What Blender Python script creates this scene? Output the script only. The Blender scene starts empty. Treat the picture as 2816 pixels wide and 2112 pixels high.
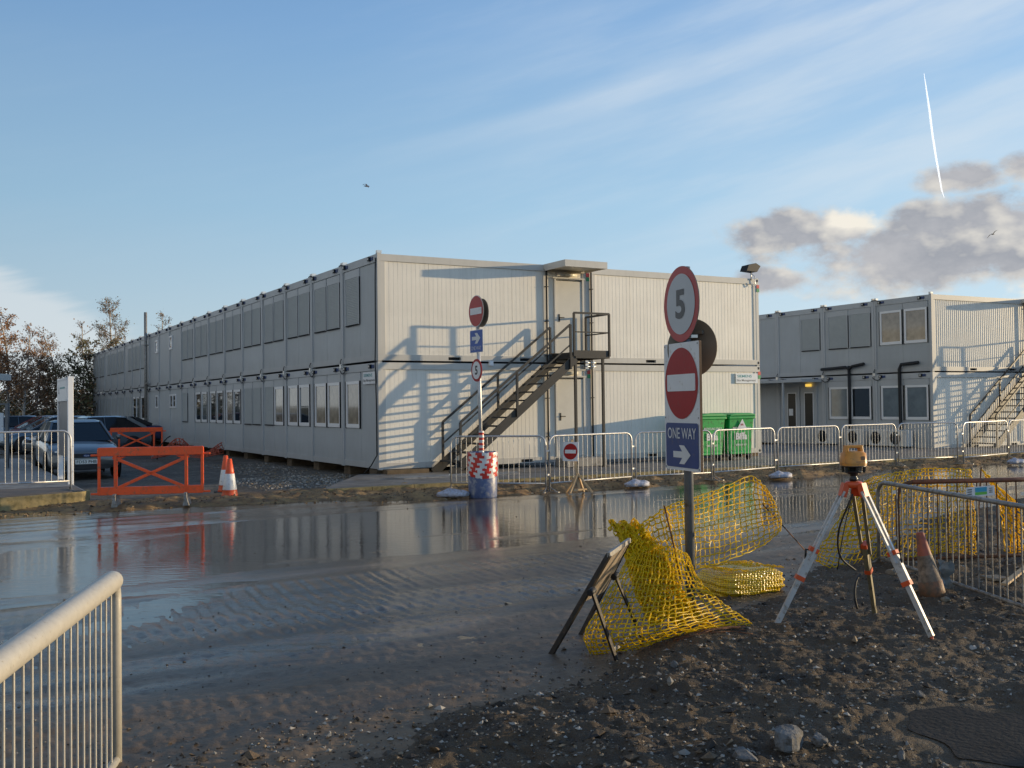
import bpy, math, random
import numpy as np
from mathutils import Vector, Matrix
SC = bpy.context.scene
COL = SC.collection
PI = math.pi
# ------------------------------------------------------------------ camera model
F, CX, CY, H = 2797.0, 1408.0, 1056.0, 1.75
pit = math.atan(57.0 / F); rol = 0.0121
FW = Vector((0, math.cos(pit), math.sin(pit))); UP0 = Vector((0, -math.sin(pit), math.cos(pit)))
RT = Vector((1, 0, 0)) * math.cos(rol) - UP0 * math.sin(rol)
UP = Vector((1, 0, 0)) * math.sin(rol) + UP0 * math.cos(rol)
def ray(px, py): return FW + RT * ((px - CX) / F) + UP * ((CY - py) / F)
def atY(px, py, Y):
    r = ray(px, py); t = Y / r.y
    return Vector((r.x * t, Y, H + r.z * t))
def dY(dx, dy, Y): return atY(dx * 1.27306, dy * 1.27306, Y)     # coordinates measured on the 2212 px view
ANG = math.radians(29.75)
S2 = Vector((math.cos(ANG), math.sin(ANG), 0)); D2 = Vector((math.sin(ANG), -math.cos(ANG), 0))
C0 = Vector((-3.17, 24.1, 0)); BZ = 0.24
def B(s, d, z=0): return C0 + S2 * s + D2 * d + Vector((0, 0, z))
UPZ = Vector((0, 0, 1))
# ------------------------------------------------------------------ numpy noise
def _hash(ix, iy, seed):
    n = (ix.astype(np.int64) * 374761393 + iy.astype(np.int64) * 668265263 + seed * 974634777) & 0x7fffffff
    n = ((n ^ (n >> 13)) * 1274126177) & 0x7fffffff
    n = (n ^ (n >> 16)) & 0xffff
    return n / 65535.0
def vnoise(x, y, seed=0):
    xi = np.floor(x); yi = np.floor(y); fx = x - xi; fy = y - yi
    u = fx * fx * (3 - 2 * fx); v = fy * fy * (3 - 2 * fy)
    a = _hash(xi, yi, seed); b = _hash(xi + 1, yi, seed); c = _hash(xi, yi + 1, seed); d = _hash(xi + 1, yi + 1, seed)
    return (a * (1 - u) + b * u) * (1 - v) + (c * (1 - u) + d * u) * v - 0.5
def fbm(x, y, seed=0, o=4, g=0.5):
    t = np.zeros_like(x, dtype=float); a = 1.0; f = 1.0
    for i in range(o):
        t += a * vnoise(x * f + 13.7 * i, y * f - 7.1 * i, seed + i); a *= g; f *= 2.03
    return t
def sstep(a, b, x):
    t = np.clip((x - a) / (b - a), 0, 1); return t * t * (3 - 2 * t)
# ------------------------------------------------------------------ terrain functions
EDGE = [(-7.0, 2.0), (-3.8, 3.5), (-2.1, 4.6), (-1.1, 5.5), (0.2, 6.5), (0.8, 7.9), (3.1, 11.3), (5.2, 14.2), (8.2, 17.4), (14, 21.5), (40, 37)]
def verge_dist(X, Y):
    best = np.full(X.shape, 1e9); sgn = np.ones(X.shape)
    for (x0, y0), (x1, y1) in zip(EDGE[:-1], EDGE[1:]):
        dx, dy = x1 - x0, y1 - y0; L2 = dx * dx + dy * dy
        t = np.clip(((X - x0) * dx + (Y - y0) * dy) / L2, 0, 1)
        ex = X - (x0 + t * dx); ey = Y - (y0 + t * dy)
        q = np.sqrt(ex * ex + ey * ey); cr = dx * (Y - y0) - dy * (X - x0)
        m = q < best
        best = np.where(m, q, best); sgn = np.where(m, np.where(cr < 0, 1.0, -1.0), sgn)
    return best * sgn
def sd(X, Y):
    rx, ry = X - C0.x, Y - C0.y
    return rx * S2.x + ry * S2.y, rx * D2.x + ry * D2.y
def farside(s): return 4.4 + 1.3 * sstep(-5.5, -1.0, s) - 0.25 * sstep(6, 14, s)
def ground_h(X, Y, rough=True):
    X = np.asarray(X, float); Y = np.asarray(Y, float)
    s, d = sd(X, Y)
    vd = verge_dist(X, Y)
    n1 = fbm(X * 0.55, Y * 0.55, 3, 3)
    near = -0.05 + 0.15 * sstep(-0.35, 0.9, vd + 0.5 * n1)
    shade_mound = 0.55 * sstep(4.2, 6.6, X) * (1 - sstep(4.3, 6.2, Y - 0.1 * X)) * (1 - sstep(15, 18, X))  # unseen mound added off to the right to shade the near ground
    near = near + shade_mound
    fe = farside(s) + 0.5 * fbm(s * 0.5, d * 0.5, 9, 3)
    far = -0.05 + 0.13 * sstep(0.25, -0.9, d - fe)
    low = -0.055 * sstep(-6.2, -7.4, s) * sstep(2.0, 3.0, d)
    far = far - 0.07 * sstep(2.4, 1.2, d)
    h = np.where(vd > -0.5, near, -0.05)
    h = np.where(d < fe + 0.6, np.maximum(far, h), h) + low
    if rough:
        R = np.sqrt(X * X + Y * Y)
        v = sstep(-0.2, 0.7, vd) * (1 - 0.95 * sstep(1.3, 0.75, np.sqrt(((X - 2.36) / 0.42) ** 2 + ((Y - 5.0) / 0.52) ** 2)))
        cl = fbm(X * 2.3, Y * 2.3, 21, 4, 0.55)
        cl2 = np.abs(fbm(X * 5.5, Y * 5.5, 31, 3, 0.6))
        fine = fbm(X * 19, Y * 19, 41, 2, 0.6)
        h = h + v * (0.045 * cl + 0.03 * (cl2 - 0.15) + 0.016 * fbm(X * 11, Y * 11, 43, 3, 0.65) + 0.010 * fbm(X * 27, Y * 27, 44, 2, 0.6)) * (1 - sstep(25, 60, R))
        fz = sstep(0.2, -0.5, d - fe) * sstep(2.2, 2.9, d)
        fz = fz * (1 - 0.7 * sstep(-6.4, -7.6, s))
        h = h + fz * (0.10 * fbm(X * 1.7, Y * 1.7, 51, 4, 0.6) + 0.05 * fbm(X * 7, Y * 7, 52, 2)) * (s < 40)
        yd = (d < 2.4)
        h = h + yd * 0.03 * fbm(X * 1.1, Y * 1.1, 61, 4) * (1 - sstep(60, 90, R))
    return h
def GH(x, y): return float(ground_h(np.array([x]), np.array([y]), False)[0])
def G(px, py, zmin=None):
    """where the line of sight through a photo pixel meets the smooth terrain (road = 0)"""
    r = ray(px, py); z = 0.0
    for _ in range(12):
        t = (z - H) / r.z; x, y = r.x * t, r.y * t
        z = 0.6 * z + 0.4 * max(GH(x, y), 0.0)
    return Vector((x, y, z))
def dG(dx, dy): return G(dx * 1.27306, dy * 1.27306)
def rest(p): return Vector((p.x, p.y, max(GH(p.x, p.y), 0.0)))
# ------------------------------------------------------------------ materials
def nd(nt, typ, **kw):
    n = nt.nodes.new(typ)
    for k, v in kw.items():
        if k in n.inputs: n.inputs[k].default_value = v
        else: setattr(n, k, v)
    return n
def mat(name, col, rough=0.5, metal=0.0, var=0.12, scale=3.0, bump=0.0, bscale=40.0, dirt=None, dirt_amt=0.0, spec=0.5, coat=0.0, trans=0.0):
    m = bpy.data.materials.new(name); m.use_nodes = True
    nt = m.node_tree; b = nt.nodes['Principled BSDF']
    tc = nd(nt, 'ShaderNodeTexCoord')
    no = nd(nt, 'ShaderNodeTexNoise', Scale=scale, Detail=5.0, Roughness=0.6); nt.links.new(tc.outputs['Object'], no.inputs['Vector'])
    mr = nd(nt, 'ShaderNodeMapRange'); mr.inputs['To Min'].default_value = 1 - var; mr.inputs['To Max'].default_value = 1 + var
    mr.inputs['From Min'].default_value = 0.3; mr.inputs['From Max'].default_value = 0.7
    nt.links.new(no.outputs['Fac'], mr.inputs['Value'])
    mul = nd(nt, 'ShaderNodeVectorMath', operation='SCALE'); mul.inputs[0].default_value = col[:3]
    nt.links.new(mr.outputs['Result'], mul.inputs['Scale'])
    out = mul.outputs['Vector']
    if dirt:
        n2 = nd(nt, 'ShaderNodeTexNoise', Scale=scale * 2.7, Detail=6.0, Roughness=0.65); nt.links.new(tc.outputs['Object'], n2.inputs['Vector'])
        r2 = nd(nt, 'ShaderNodeMapRange'); r2.inputs['From Min'].default_value = 0.62 - dirt_amt * 0.3; r2.inputs['From Max'].default_value = 0.72 - dirt_amt * 0.1
        nt.links.new(n2.outputs['Fac'], r2.inputs['Value'])
        mx = nd(nt, 'ShaderNodeMix', data_type='RGBA'); mx.inputs[7].default_value = (*dirt, 1)
        nt.links.new(r2.outputs['Result'], mx.inputs[0]); nt.links.new(out, mx.inputs[6]); out = mx.outputs[2]
    nt.links.new(out, b.inputs['Base Color'])
    b.inputs['Roughness'].default_value = rough; b.inputs['Metallic'].default_value = metal
    b.inputs['Specular IOR Level'].default_value = spec; b.inputs['Coat Weight'].default_value = coat
    b.inputs['Transmission Weight'].default_value = trans
    if bump:
        n3 = nd(nt, 'ShaderNodeTexNoise', Scale=bscale, Detail=4.0); nt.links.new(tc.outputs['Object'], n3.inputs['Vector'])
        bp = nd(nt, 'ShaderNodeBump', Strength=bump, Distance=0.02); nt.links.new(n3.outputs['Fac'], bp.inputs['Height'])
        nt.links.new(bp.outputs['Normal'], b.inputs['Normal'])
    return m
M = {}
def wall_mat(name, col):
    """painted steel sheet: rain streaks running down and grime near the base rail"""
    m = mat(name, col, 0.42, 0, 0.05, 1.3, spec=0.4)
    nt = m.node_tree; b = nt.nodes['Principled BSDF']
    src = b.inputs['Base Color'].links[0].from_socket
    tc = nd(nt, 'ShaderNodeTexCoord'); mp = nd(nt, 'ShaderNodeMapping'); mp.inputs['Scale'].default_value = (7, 7, 0.5)
    nt.links.new(tc.outputs['Object'], mp.inputs['Vector'])
    no = nd(nt, 'ShaderNodeTexNoise', Scale=1.0, Detail=6.0, Roughness=0.7); nt.links.new(mp.outputs['Vector'], no.inputs['Vector'])
    mr = nd(nt, 'ShaderNodeMapRange'); mr.inputs['From Min'].default_value = 0.5; mr.inputs['From Max'].default_value = 0.85; mr.inputs['To Max'].default_value = 0.22
    nt.links.new(no.outputs['Fac'], mr.inputs['Value'])
    sx = nd(nt, 'ShaderNodeSeparateXYZ'); nt.links.new(tc.outputs['Object'], sx.inputs[0])
    lo = nd(nt, 'ShaderNodeMapRange'); lo.inputs['From Min'].default_value = 0.55; lo.inputs['From Max'].default_value = 0.0; lo.inputs['To Max'].default_value = 0.35
    nt.links.new(sx.outputs['Z'], lo.inputs['Value'])
    n2 = nd(nt, 'ShaderNodeTexNoise', Scale=4.0, Detail=5.0); nt.links.new(tc.outputs['Object'], n2.inputs['Vector'])
    mu = nd(nt, 'ShaderNodeMath', operation='MULTIPLY'); nt.links.new(lo.outputs['Result'], mu.inputs[0]); nt.links.new(n2.outputs['Fac'], mu.inputs[1])
    ad = nd(nt, 'ShaderNodeMath', operation='ADD', use_clamp=True); nt.links.new(mu.outputs[0], ad.inputs[0]); nt.links.new(mr.outputs['Result'], ad.inputs[1])
    mx = nd(nt, 'ShaderNodeMix', data_type='RGBA'); mx.inputs[7].default_value = (0.22, 0.19, 0.15, 1)
    oi = nd(nt, 'ShaderNodeObjectInfo'); rr_ = nd(nt, 'ShaderNodeMapRange'); rr_.inputs['To Min'].default_value = 0.92; rr_.inputs['To Max'].default_value = 1.04; nt.links.new(oi.outputs['Random'], rr_.inputs['Value'])
    vs = nd(nt, 'ShaderNodeVectorMath', operation='SCALE'); nt.links.new(src, vs.inputs[0]); nt.links.new(rr_.outputs['Result'], vs.inputs['Scale'])
    nt.links.new(ad.outputs[0], mx.inputs[0]); nt.links.new(vs.outputs['Vector'], mx.inputs[6]); nt.links.new(mx.outputs[2], b.inputs['Base Color'])
    return m
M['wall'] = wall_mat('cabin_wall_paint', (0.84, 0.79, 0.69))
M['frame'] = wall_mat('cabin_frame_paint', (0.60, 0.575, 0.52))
M['wall_shaded'] = wall_mat('cabin_wall_paint_shaded', (0.445, 0.475, 0.49))  # same cabin paint, with the long face's bluish shade put into the colour
M['frame_shaded'] = wall_mat('cabin_frame_paint_shaded', (0.48, 0.50, 0.51))  # frame paint darkened and blued to carry the shade of that face
M['shutter'] = mat('roller_shutter_grey', (0.44, 0.47, 0.47), 0.5, 0, 0.05)
M['pvc'] = mat('white_pvc', (0.82, 0.82, 0.82), 0.3, 0, 0.03)
M['glass'] = mat('window_glass', (0.02, 0.024, 0.028), 0.03, 0, 0.2, 1.0, spec=1.0, coat=0.6)
M['glass_dim'] = mat('dim_door_glass', (0.02, 0.022, 0.022), 0.25, 0, 0.2, 1.0, spec=0.25)
M['glass_curtain'] = mat('window_glass_curtain', (0.30, 0.25, 0.19), 0.08, 0, 0.45, 2.2, spec=0.9, coat=0.6)
M['glass_blind'] = mat('window_glass_blind', (0.16, 0.19, 0.2), 0.08, 0, 0.3, 1.5, spec=0.9, coat=0.6)
M['door'] = mat('door_paint', (0.60, 0.57, 0.50), 0.45, 0, 0.05)
M['black'] = mat('black_rubber', (0.012, 0.012, 0.013), 0.6, 0, 0.2)
M['gap'] = mat('dark_recess', (0.02, 0.02, 0.022), 0.9, 0, 0.2)
M['stair'] = mat('dark_painted_steel', (0.022, 0.020, 0.018), 0.45, 0.0, 0.25, 5, 0.1, 60, (0.045, 0.03, 0.02), 0.2)
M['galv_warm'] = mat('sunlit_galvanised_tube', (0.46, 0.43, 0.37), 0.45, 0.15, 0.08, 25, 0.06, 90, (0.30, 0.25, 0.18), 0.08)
M['frame_dark'] = mat('worn_black_angle_steel', (0.03, 0.025, 0.022), 0.5, 0.2, 0.25, 8, 0.1, 60, (0.08, 0.055, 0.04), 0.3)
M['galv'] = mat('galvanised_steel', (0.50, 0.50, 0.50), 0.42, 0.55, 0.18, 9, 0.08, 120, (0.3, 0.26, 0.2), 0.25)
M['galv_dull'] = mat('weathered_galvanised_steel', (0.30, 0.29, 0.27), 0.5, 0.35, 0.2, 9, 0.1, 90, (0.16, 0.12, 0.08), 0.5)
M['cast'] = mat('bright_corner_casting', (0.72, 0.7, 0.66), 0.3, 0.5, 0.1)
M['blue_plastic'] = mat('blue_socket_plastic', (0.02, 0.05, 0.16), 0.4, 0, 0.2)
M['red_tag'] = mat('red_tag', (0.62, 0.04, 0.03), 0.4, 0, 0.1)
M['green_tag'] = mat('green_tag', (0.02, 0.28, 0.10), 0.4, 0, 0.1)
M['lampglass'] = mat('lamp_cover', (0.72, 0.68, 0.56), 0.25, 0, 0.05)
M['white'] = mat('white_sign_face', (0.74, 0.76, 0.78), 0.35, 0, 0.05, 6, 0, 40, (0.5, 0.47, 0.42), 0.12)
M['grey_sign'] = mat('reflective_white_face', (0.50, 0.53, 0.56), 0.4, 0, 0.05)
M['red_sign'] = mat('red_sign_face', (0.37, 0.008, 0.010), 0.42, 0, 0.08, 6, 0, 40, (0.30, 0.03, 0.025), 0.15, spec=0.3)
M['red_pale'] = mat('faded_red_sign_face', (0.46, 0.035, 0.032), 0.42, 0, 0.08)
M['blue_sign'] = mat('blue_sign_face', (0.018, 0.05, 0.20), 0.38, 0, 0.08, 6, 0, 40, (0.1, 0.1, 0.14), 0.12)
M['blue_sign2'] = mat('bright_blue_sign_face', (0.015, 0.085, 0.40), 0.38, 0, 0.08)
M['black_ink'] = mat('black_lettering', (0.012, 0.012, 0.014), 0.5, 0, 0.1)
M['white_ink'] = mat('white_lettering', (0.68, 0.7, 0.72), 0.4, 0, 0.05)
M['teal_ink'] = mat('teal_lettering', (0.0, 0.26, 0.28), 0.4, 0, 0.05)
M['grey_ink'] = mat('grey_lettering', (0.12, 0.12, 0.12), 0.5, 0, 0.05)
M['signback'] = mat('dark_sign_back', (0.16, 0.145, 0.12), 0.6, 0.0, 0.15)
M['ply'] = mat('plywood_edge', (0.22, 0.13, 0.07), 0.8, 0, 0.2)
M['wood'] = mat('raw_softwood', (0.52, 0.36, 0.20), 0.7, 0, 0.2, 6, 0.15, 60)
M['post'] = mat('grey_post_paint', (0.17, 0.18, 0.19), 0.38, 0.3, 0.12, 6, 0, 40, (0.1, 0.08, 0.06), 0.2)
M['orange'] = mat('orange_barrier_plastic', (0.95, 0.10, 0.014), 0.36, 0, 0.12, 4, 0.08, 30, (0.45, 0.12, 0.05), 0.25)
M['cone_orange'] = mat('cone_orange', (0.72, 0.09, 0.02), 0.4, 0, 0.15, 6, 0, 40, (0.3, 0.12, 0.06), 0.2)
M['cone_white'] = mat('cone_white_sleeve', (0.72, 0.72, 0.70), 0.35, 0, 0.08, 6, 0, 40, (0.4, 0.33, 0.25), 0.2)
M['cone_dirty'] = mat('muddy_cone', (0.25, 0.18, 0.12), 0.6, 0, 0.3, 8, 0.2, 40, (0.10, 0.07, 0.045), 0.9)
M['rail_orange'] = mat('rust_orange_paint', (0.22, 0.075, 0.035), 0.6, 0, 0.25, 8, 0, 40, (0.10, 0.05, 0.03), 0.5)
M['cone_top'] = mat('faded_cone_orange', (0.33, 0.075, 0.035), 0.5, 0, 0.2, 8, 0, 40, (0.12, 0.06, 0.04), 0.4)
M['yellow'] = mat('yellow_netting_plastic', (0.95, 0.72, 0.012), 0.28, 0, 0.12, 5, 0, 40, (0.75, 0.52, 0.01), 0.25)
def translucent(m, f):
    nt = m.node_tree; b = nt.nodes['Principled BSDF']; tr = nt.nodes.new('ShaderNodeBsdfTranslucent'); mx = nt.nodes.new('ShaderNodeMixShader'); mx.inputs[0].default_value = f
    nt.links.new(b.inputs['Base Color'].links[0].from_socket, tr.inputs['Color']); nt.links.new(b.outputs[0], mx.inputs[1]); nt.links.new(tr.outputs[0], mx.inputs[2]); nt.links.new(mx.outputs[0], nt.nodes['Material Output'].inputs['Surface'])
translucent(M['yellow'], 0.6)
M['rust_net'] = mat('faded_orange_netting', (0.50, 0.10, 0.05), 0.5, 0, 0.2)
M['bin'] = mat('green_bin_paint', (0.014, 0.36, 0.075), 0.36, 0, 0.12, 3, 0.06, 12, (0.02, 0.12, 0.03), 0.3)
M['bin_lid'] = mat('green_bin_lid', (0.02, 0.34, 0.085), 0.45, 0, 0.12)
M['drum'] = mat('blue_drum_plastic', (0.075, 0.11, 0.23), 0.45, 0, 0.25, 3, 0.1, 30, (0.33, 0.33, 0.34), 0.42)
M['tape_red'] = mat('red_tape', (0.55, 0.03, 0.02), 0.3, 0, 0.15, 8, 0.3, 25)
M['tape_white'] = mat('white_tape', (0.68, 0.66, 0.64), 0.3, 0, 0.12, 8, 0.3, 25)
M['sack'] = mat('white_woven_sack', (0.44, 0.45, 0.52), 0.6, 0, 0.2, 9, 0.5, 30, (0.24, 0.2, 0.17), 0.5)
M['concrete'] = mat('concrete', (0.30, 0.285, 0.26), 0.85, 0, 0.18, 2.2, 0.3, 60, (0.16, 0.14, 0.12), 0.4)
M['kerb'] = mat('stained_concrete_edge', (0.30, 0.235, 0.11), 0.85, 0, 0.2, 2.5, 0.35, 40, (0.15, 0.12, 0.05), 0.5)
M['pave'] = mat('pavement_concrete', (0.22, 0.20, 0.175), 0.8, 0, 0.2, 0.9, 0.2, 50, (0.13, 0.11, 0.09), 0.6)
M['alu'] = mat('tripod_aluminium', (0.50, 0.50, 0.50), 0.42, 0.3, 0.1, 9, 0, 40, (0.25, 0.21, 0.16), 0.3)
M['leg_olive'] = mat('muddy_tripod_leg', (0.20, 0.17, 0.10), 0.5, 0.2, 0.2, 8, 0, 40, (0.09, 0.07, 0.05), 0.4)
M['trip_orange'] = mat('tripod_orange_plastic', (0.62, 0.085, 0.02), 0.4, 0, 0.1)
M['laser'] = mat('laser_level_orange', (0.60, 0.25, 0.035), 0.38, 0, 0.12, 12, 0, 40, (0.35, 0.17, 0.05), 0.3)
M['laser_black'] = mat('laser_level_black', (0.02, 0.02, 0.02), 0.35, 0, 0.1)
M['bark'] = mat('grey_bark', (0.15, 0.125, 0.105), 0.9, 0, 0.25, 8, 0.4, 20)
M['birch'] = mat('pale_birch_bark', (0.42, 0.37, 0.31), 0.8, 0, 0.35, 6, 0.2, 20, (0.08, 0.07, 0.06), 0.4)
M['old_timber'] = mat('dark_old_timber', (0.12, 0.085, 0.05), 0.85, 0, 0.3, 5, 0.2, 40)
M['twig'] = mat('reddish_twigs', (0.15, 0.095, 0.07), 0.9, 0, 0.2)
M['leaf_rust'] = mat('rust_leaves', (0.26, 0.115, 0.04), 0.7, 0, 0.5, 0.8)
M['leaf_brown'] = mat('brown_leaves', (0.20, 0.115, 0.05), 0.7, 0, 0.5, 0.8)
M['leaf_olive'] = mat('olive_leaves', (0.12, 0.105, 0.038), 0.7, 0, 0.5, 0.8)
M['leaf_dark'] = mat('dark_green_leaves', (0.065, 0.062, 0.026), 0.7, 0, 0.5, 0.8)
M['rust'] = mat('rusty_steel', (0.15, 0.065, 0.03), 0.8, 0.2, 0.3, 10, 0.3, 60)
M['rock'] = mat('pale_grey_rock', (0.15, 0.15, 0.148), 0.85, 0, 0.35, 9, 0.8, 22, (0.06, 0.048, 0.036), 0.6)
M['ac'] = mat('air_con_casing', (0.62, 0.61, 0.58), 0.4, 0, 0.06)
M['tyre'] = mat('tyre_rubber', (0.018, 0.018, 0.018), 0.75, 0, 0.2)
M['rim'] = mat('alloy_rim', (0.45, 0.45, 0.47), 0.3, 0.7, 0.1)
M['carglass'] = mat('car_glass', (0.012, 0.014, 0.015), 0.06, 0, 0.1, 1, spec=0.35)
M['lens'] = mat('headlight_lens', (0.6, 0.62, 0.64), 0.08, 0.2, 0.1, 9, coat=0.8)
M['plate'] = mat('number_plate', (0.72, 0.72, 0.66), 0.4, 0, 0.04)
def car_paint(n, c): return mat(n, c, 0.28, 0.35, 0.06, 2, coat=0.8)
M['car_silver'] = car_paint('silver_car_paint', (0.115, 0.12, 0.12))
M['car_blue'] = car_paint('ice_blue_car_paint', (0.11, 0.14, 0.165))
M['car_red'] = car_paint('dark_red_car_paint', (0.16, 0.012, 0.014))
M['car_navy'] = car_paint('navy_car_paint', (0.02, 0.03, 0.10))
M['car_black'] = mat('black_soft_top', (0.015, 0.015, 0.018), 0.7, 0, 0.1)
M['gull'] = mat('gull_feathers', (0.16, 0.16, 0.17), 0.7, 0, 0.2)
M['sheet'] = mat('clear_plastic_litter', (0.16, 0.19, 0.20), 0.25, 0, 0.2, 6, 0.4, 20)
M['clay'] = mat('pale_broken_block', (0.22, 0.18, 0.13), 0.8, 0, 0.25, 6, 0.3, 20)
def emit_mat(name, c, s):
    m = bpy.data.materials.new(name); m.use_nodes = True
    b = m.node_tree.nodes['Principled BSDF']; b.inputs['Base Color'].default_value = (*c, 1)
    b.inputs['Emission Color'].default_value = (*c, 1); b.inputs['Emission Strength'].default_value = s
    return m
M['lamp_on'] = emit_mat('lit_amber_lamp', (1.0, 0.62, 0.10), 0.9)
M['vapour'] = mat('white_vapour', (0.9, 0.9, 0.9), 1.0, 0, 0.02, 0.001)
_b = M['vapour'].node_tree.nodes['Principled BSDF']; _b.inputs['Emission Color'].default_value = (0.93, 0.95, 1, 1); _b.inputs['Emission Strength'].default_value = 0.72  # emission stands in for sunlight on the trail
# ------------------------------------------------------------------ mesh builder
class MB:
    def __init__(s): s.v = []; s.f = []; s.m = []; s.sm = []
    def add(s, verts, faces, mi=0, smooth=False):
        o = len(s.v); s.v += [tuple(p) for p in verts]
        for f in faces: s.f.append([i + o for i in f]); s.m.append(mi); s.sm.append(smooth)
        return s
    def box(s, a, b, mi=0, fr=None):
        (x0, y0, z0), (x1, y1, z1) = a, b
        P = [(x0, y0, z0), (x1, y0, z0), (x1, y1, z0), (x0, y1, z0), (x0, y0, z1), (x1, y0, z1), (x1, y1, z1), (x0, y1, z1)]
        if fr: P = [fr(p) for p in P]
        return s.add(P, [(0, 3, 2, 1), (4, 5, 6, 7), (0, 1, 5, 4), (1, 2, 6, 5), (2, 3, 7, 6), (3, 0, 4, 7)], mi)
    def bar(s, p0, p1, w, h, mi=0, up=UPZ):
        p0, p1 = Vector(p0), Vector(p1); t = (p1 - p0).normalized()
        if abs(t.dot(up)) > 0.98: up = Vector((0, 1, 0))
        x = t.cross(up).normalized(); y = x.cross(t)
        P = [p + x * (a * w / 2) + y * (b * h / 2) for p in (p0, p1) for a, b in ((-1, -1), (1, -1), (1, 1), (-1, 1))]
        return s.add(P, [(3, 2, 1, 0), (4, 5, 6, 7), (0, 1, 5, 4), (1, 2, 6, 5), (2, 3, 7, 6), (3, 0, 4, 7)], mi)
    def tube(s, pts, r, n=8, mi=0, closed=False, caps=True, smooth=True):
        pts = [Vector(p) for p in pts]; k = len(pts)
        rs = r if isinstance(r, (list, tuple)) else [r] * k
        ts = []
        for i in range(k):
            a = pts[i - 1] if (i > 0 or closed) else pts[i]; b = pts[(i + 1) % k] if (i < k - 1 or closed) else pts[i]
            t = (b - a); ts.append(t.normalized() if t.length > 1e-9 else UPZ)
        x = ts[0].cross(UPZ)
        if x.length < 1e-3: x = ts[0].cross(Vector((0, 1, 0)))
        x.normalize(); V = []
        for i in range(k):
            x = (x - ts[i] * x.dot(ts[i])).normalized(); y = ts[i].cross(x)
            for j in range(n):
                a = 2 * PI * j / n; V.append(pts[i] + (x * math.cos(a) + y * math.sin(a)) * rs[i])
        Fc = []
        for i in range(k if closed else k - 1):
            for j in range(n):
                Fc.append((i * n + j, i * n + (j + 1) % n, ((i + 1) % k) * n + (j + 1) % n, ((i + 1) % k) * n + j))
        s.add(V, Fc, mi, smooth)
        if caps and not closed:
            o = len(s.v) - len(V)
            s.f.append([o + j for j in range(n)][::-1]); s.m.append(mi); s.sm.append(False)
            s.f.append([o + (k - 1) * n + j for j in range(n)]); s.m.append(mi); s.sm.append(False)
        return s
    def lathe(s, prof, n=24, mi=0, fr=None, smooth=True, cap=True, mfun=None):
        V = []
        for r, z in prof:
            for j in range(n):
                a = 2 * PI * j / n; p = (r * math.cos(a), r * math.sin(a), z); V.append(fr(p) if fr else p)
        o = len(s.v); s.v += [tuple(p) for p in V]
        for i in range(len(prof) - 1):
            for j in range(n):
                s.f.append([o + i * n + j, o + i * n + (j + 1) % n, o + (i + 1) * n + (j + 1) % n, o + (i + 1) * n + j])
                s.m.append(mfun(i, j) if mfun else mi); s.sm.append(smooth)
        if cap:
            s.f.append([o + j for j in range(n)][::-1]); s.m.append(mfun(0, 0) if mfun else mi); s.sm.append(False)
            s.f.append([o + (len(prof) - 1) * n + j for j in range(n)]); s.m.append(mfun(len(prof) - 2, 0) if mfun else mi); s.sm.append(False)
        return s
    def prism(s, poly, fr, z0, z1, mi=0, mside=None):
        n = len(poly); V = [fr((x, y, z0)) for x, y in poly] + [fr((x, y, z1)) for x, y in poly]
        o = len(s.v); s.v += [tuple(p) for p in V]
        s.f.append([o + i for i in range(n)][::-1]); s.m.append(mi if mside is None else mside); s.sm.append(False)
        s.f.append([o + n + i for i in range(n)]); s.m.append(mi); s.sm.append(False)
        for i in range(n):
            s.f.append([o + i, o + (i + 1) % n, o + n + (i + 1) % n, o + n + i]); s.m.append(mi if mside is None else mside); s.sm.append(False)
        return s
    def build(s, name, mats, parent=None, org=None):
        me = bpy.data.meshes.new(name)
        V = s.v if org is None else [(p[0] - org[0], p[1] - org[1], p[2] - org[2]) for p in s.v]
        me.from_pydata(V, [], s.f)
        for m in (mats if isinstance(mats, (list, tuple)) else [mats]): me.materials.append(m if not isinstance(m, str) else M[m])
        me.polygons.foreach_set('material_index', s.m); me.polygons.foreach_set('use_smooth', s.sm); me.update()
        o = bpy.data.objects.new(name, me); COL.objects.link(o)
        if parent: o.parent = parent
        return o
def tag(o, label=None, cat=None, group=None, kind=None):
    if label: o['label'] = label
    if cat: o['category'] = cat
    if group: o['group'] = group
    if kind: o['kind'] = kind
    return o
def thing(name, loc, label, cat, rz=0.0, group=None):
    o = bpy.data.objects.new(name, None); COL.objects.link(o); o.location = loc; o.rotation_euler = (0, 0, rz); o.empty_display_size = 0.2
    return tag(o, label, cat, group)
def dup(root, loc, rz, label, group=None):
    r = root.copy(); COL.objects.link(r); r.location = loc; r.rotation_euler = (0, 0, rz); r['label'] = label
    if group: r['group'] = group
    for ch in list(root.children):
        c = ch.copy(); COL.objects.link(c); c.parent = r
        for g in list(ch.children):
            e = g.copy(); COL.objects.link(e); e.parent = c
    return r
def subsurf(o, lv=2):
    m = o.modifiers.new('Subdivision', 'SUBSURF'); m.levels = lv; m.render_levels = lv
    for p in o.data.polygons: p.use_smooth = True
def bevel(o, w, seg=2):
    m = o.modifiers.new('Bevel', 'BEVEL'); m.width = w; m.segments = seg; m.limit_method = 'ANGLE'; m.angle_limit = math.radians(40)
def rrect(w, h, r, n=5, cx=0, cy=0):
    P = []
    for sx, sy, a0 in ((1, 1, 0), (-1, 1, PI / 2), (-1, -1, PI), (1, -1, 1.5 * PI)):
        for i in range(n + 1):
            a = a0 + PI / 2 * i / n; P.append((cx + sx * (w / 2 - r) + r * math.cos(a), cy + sy * (h / 2 - r) + r * math.sin(a)))
    return P
def circ(r, n=40, cx=0, cy=0): return [(cx + r * math.cos(2 * PI * i / n), cy + r * math.sin(2 * PI * i / n)) for i in range(n)]
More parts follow.
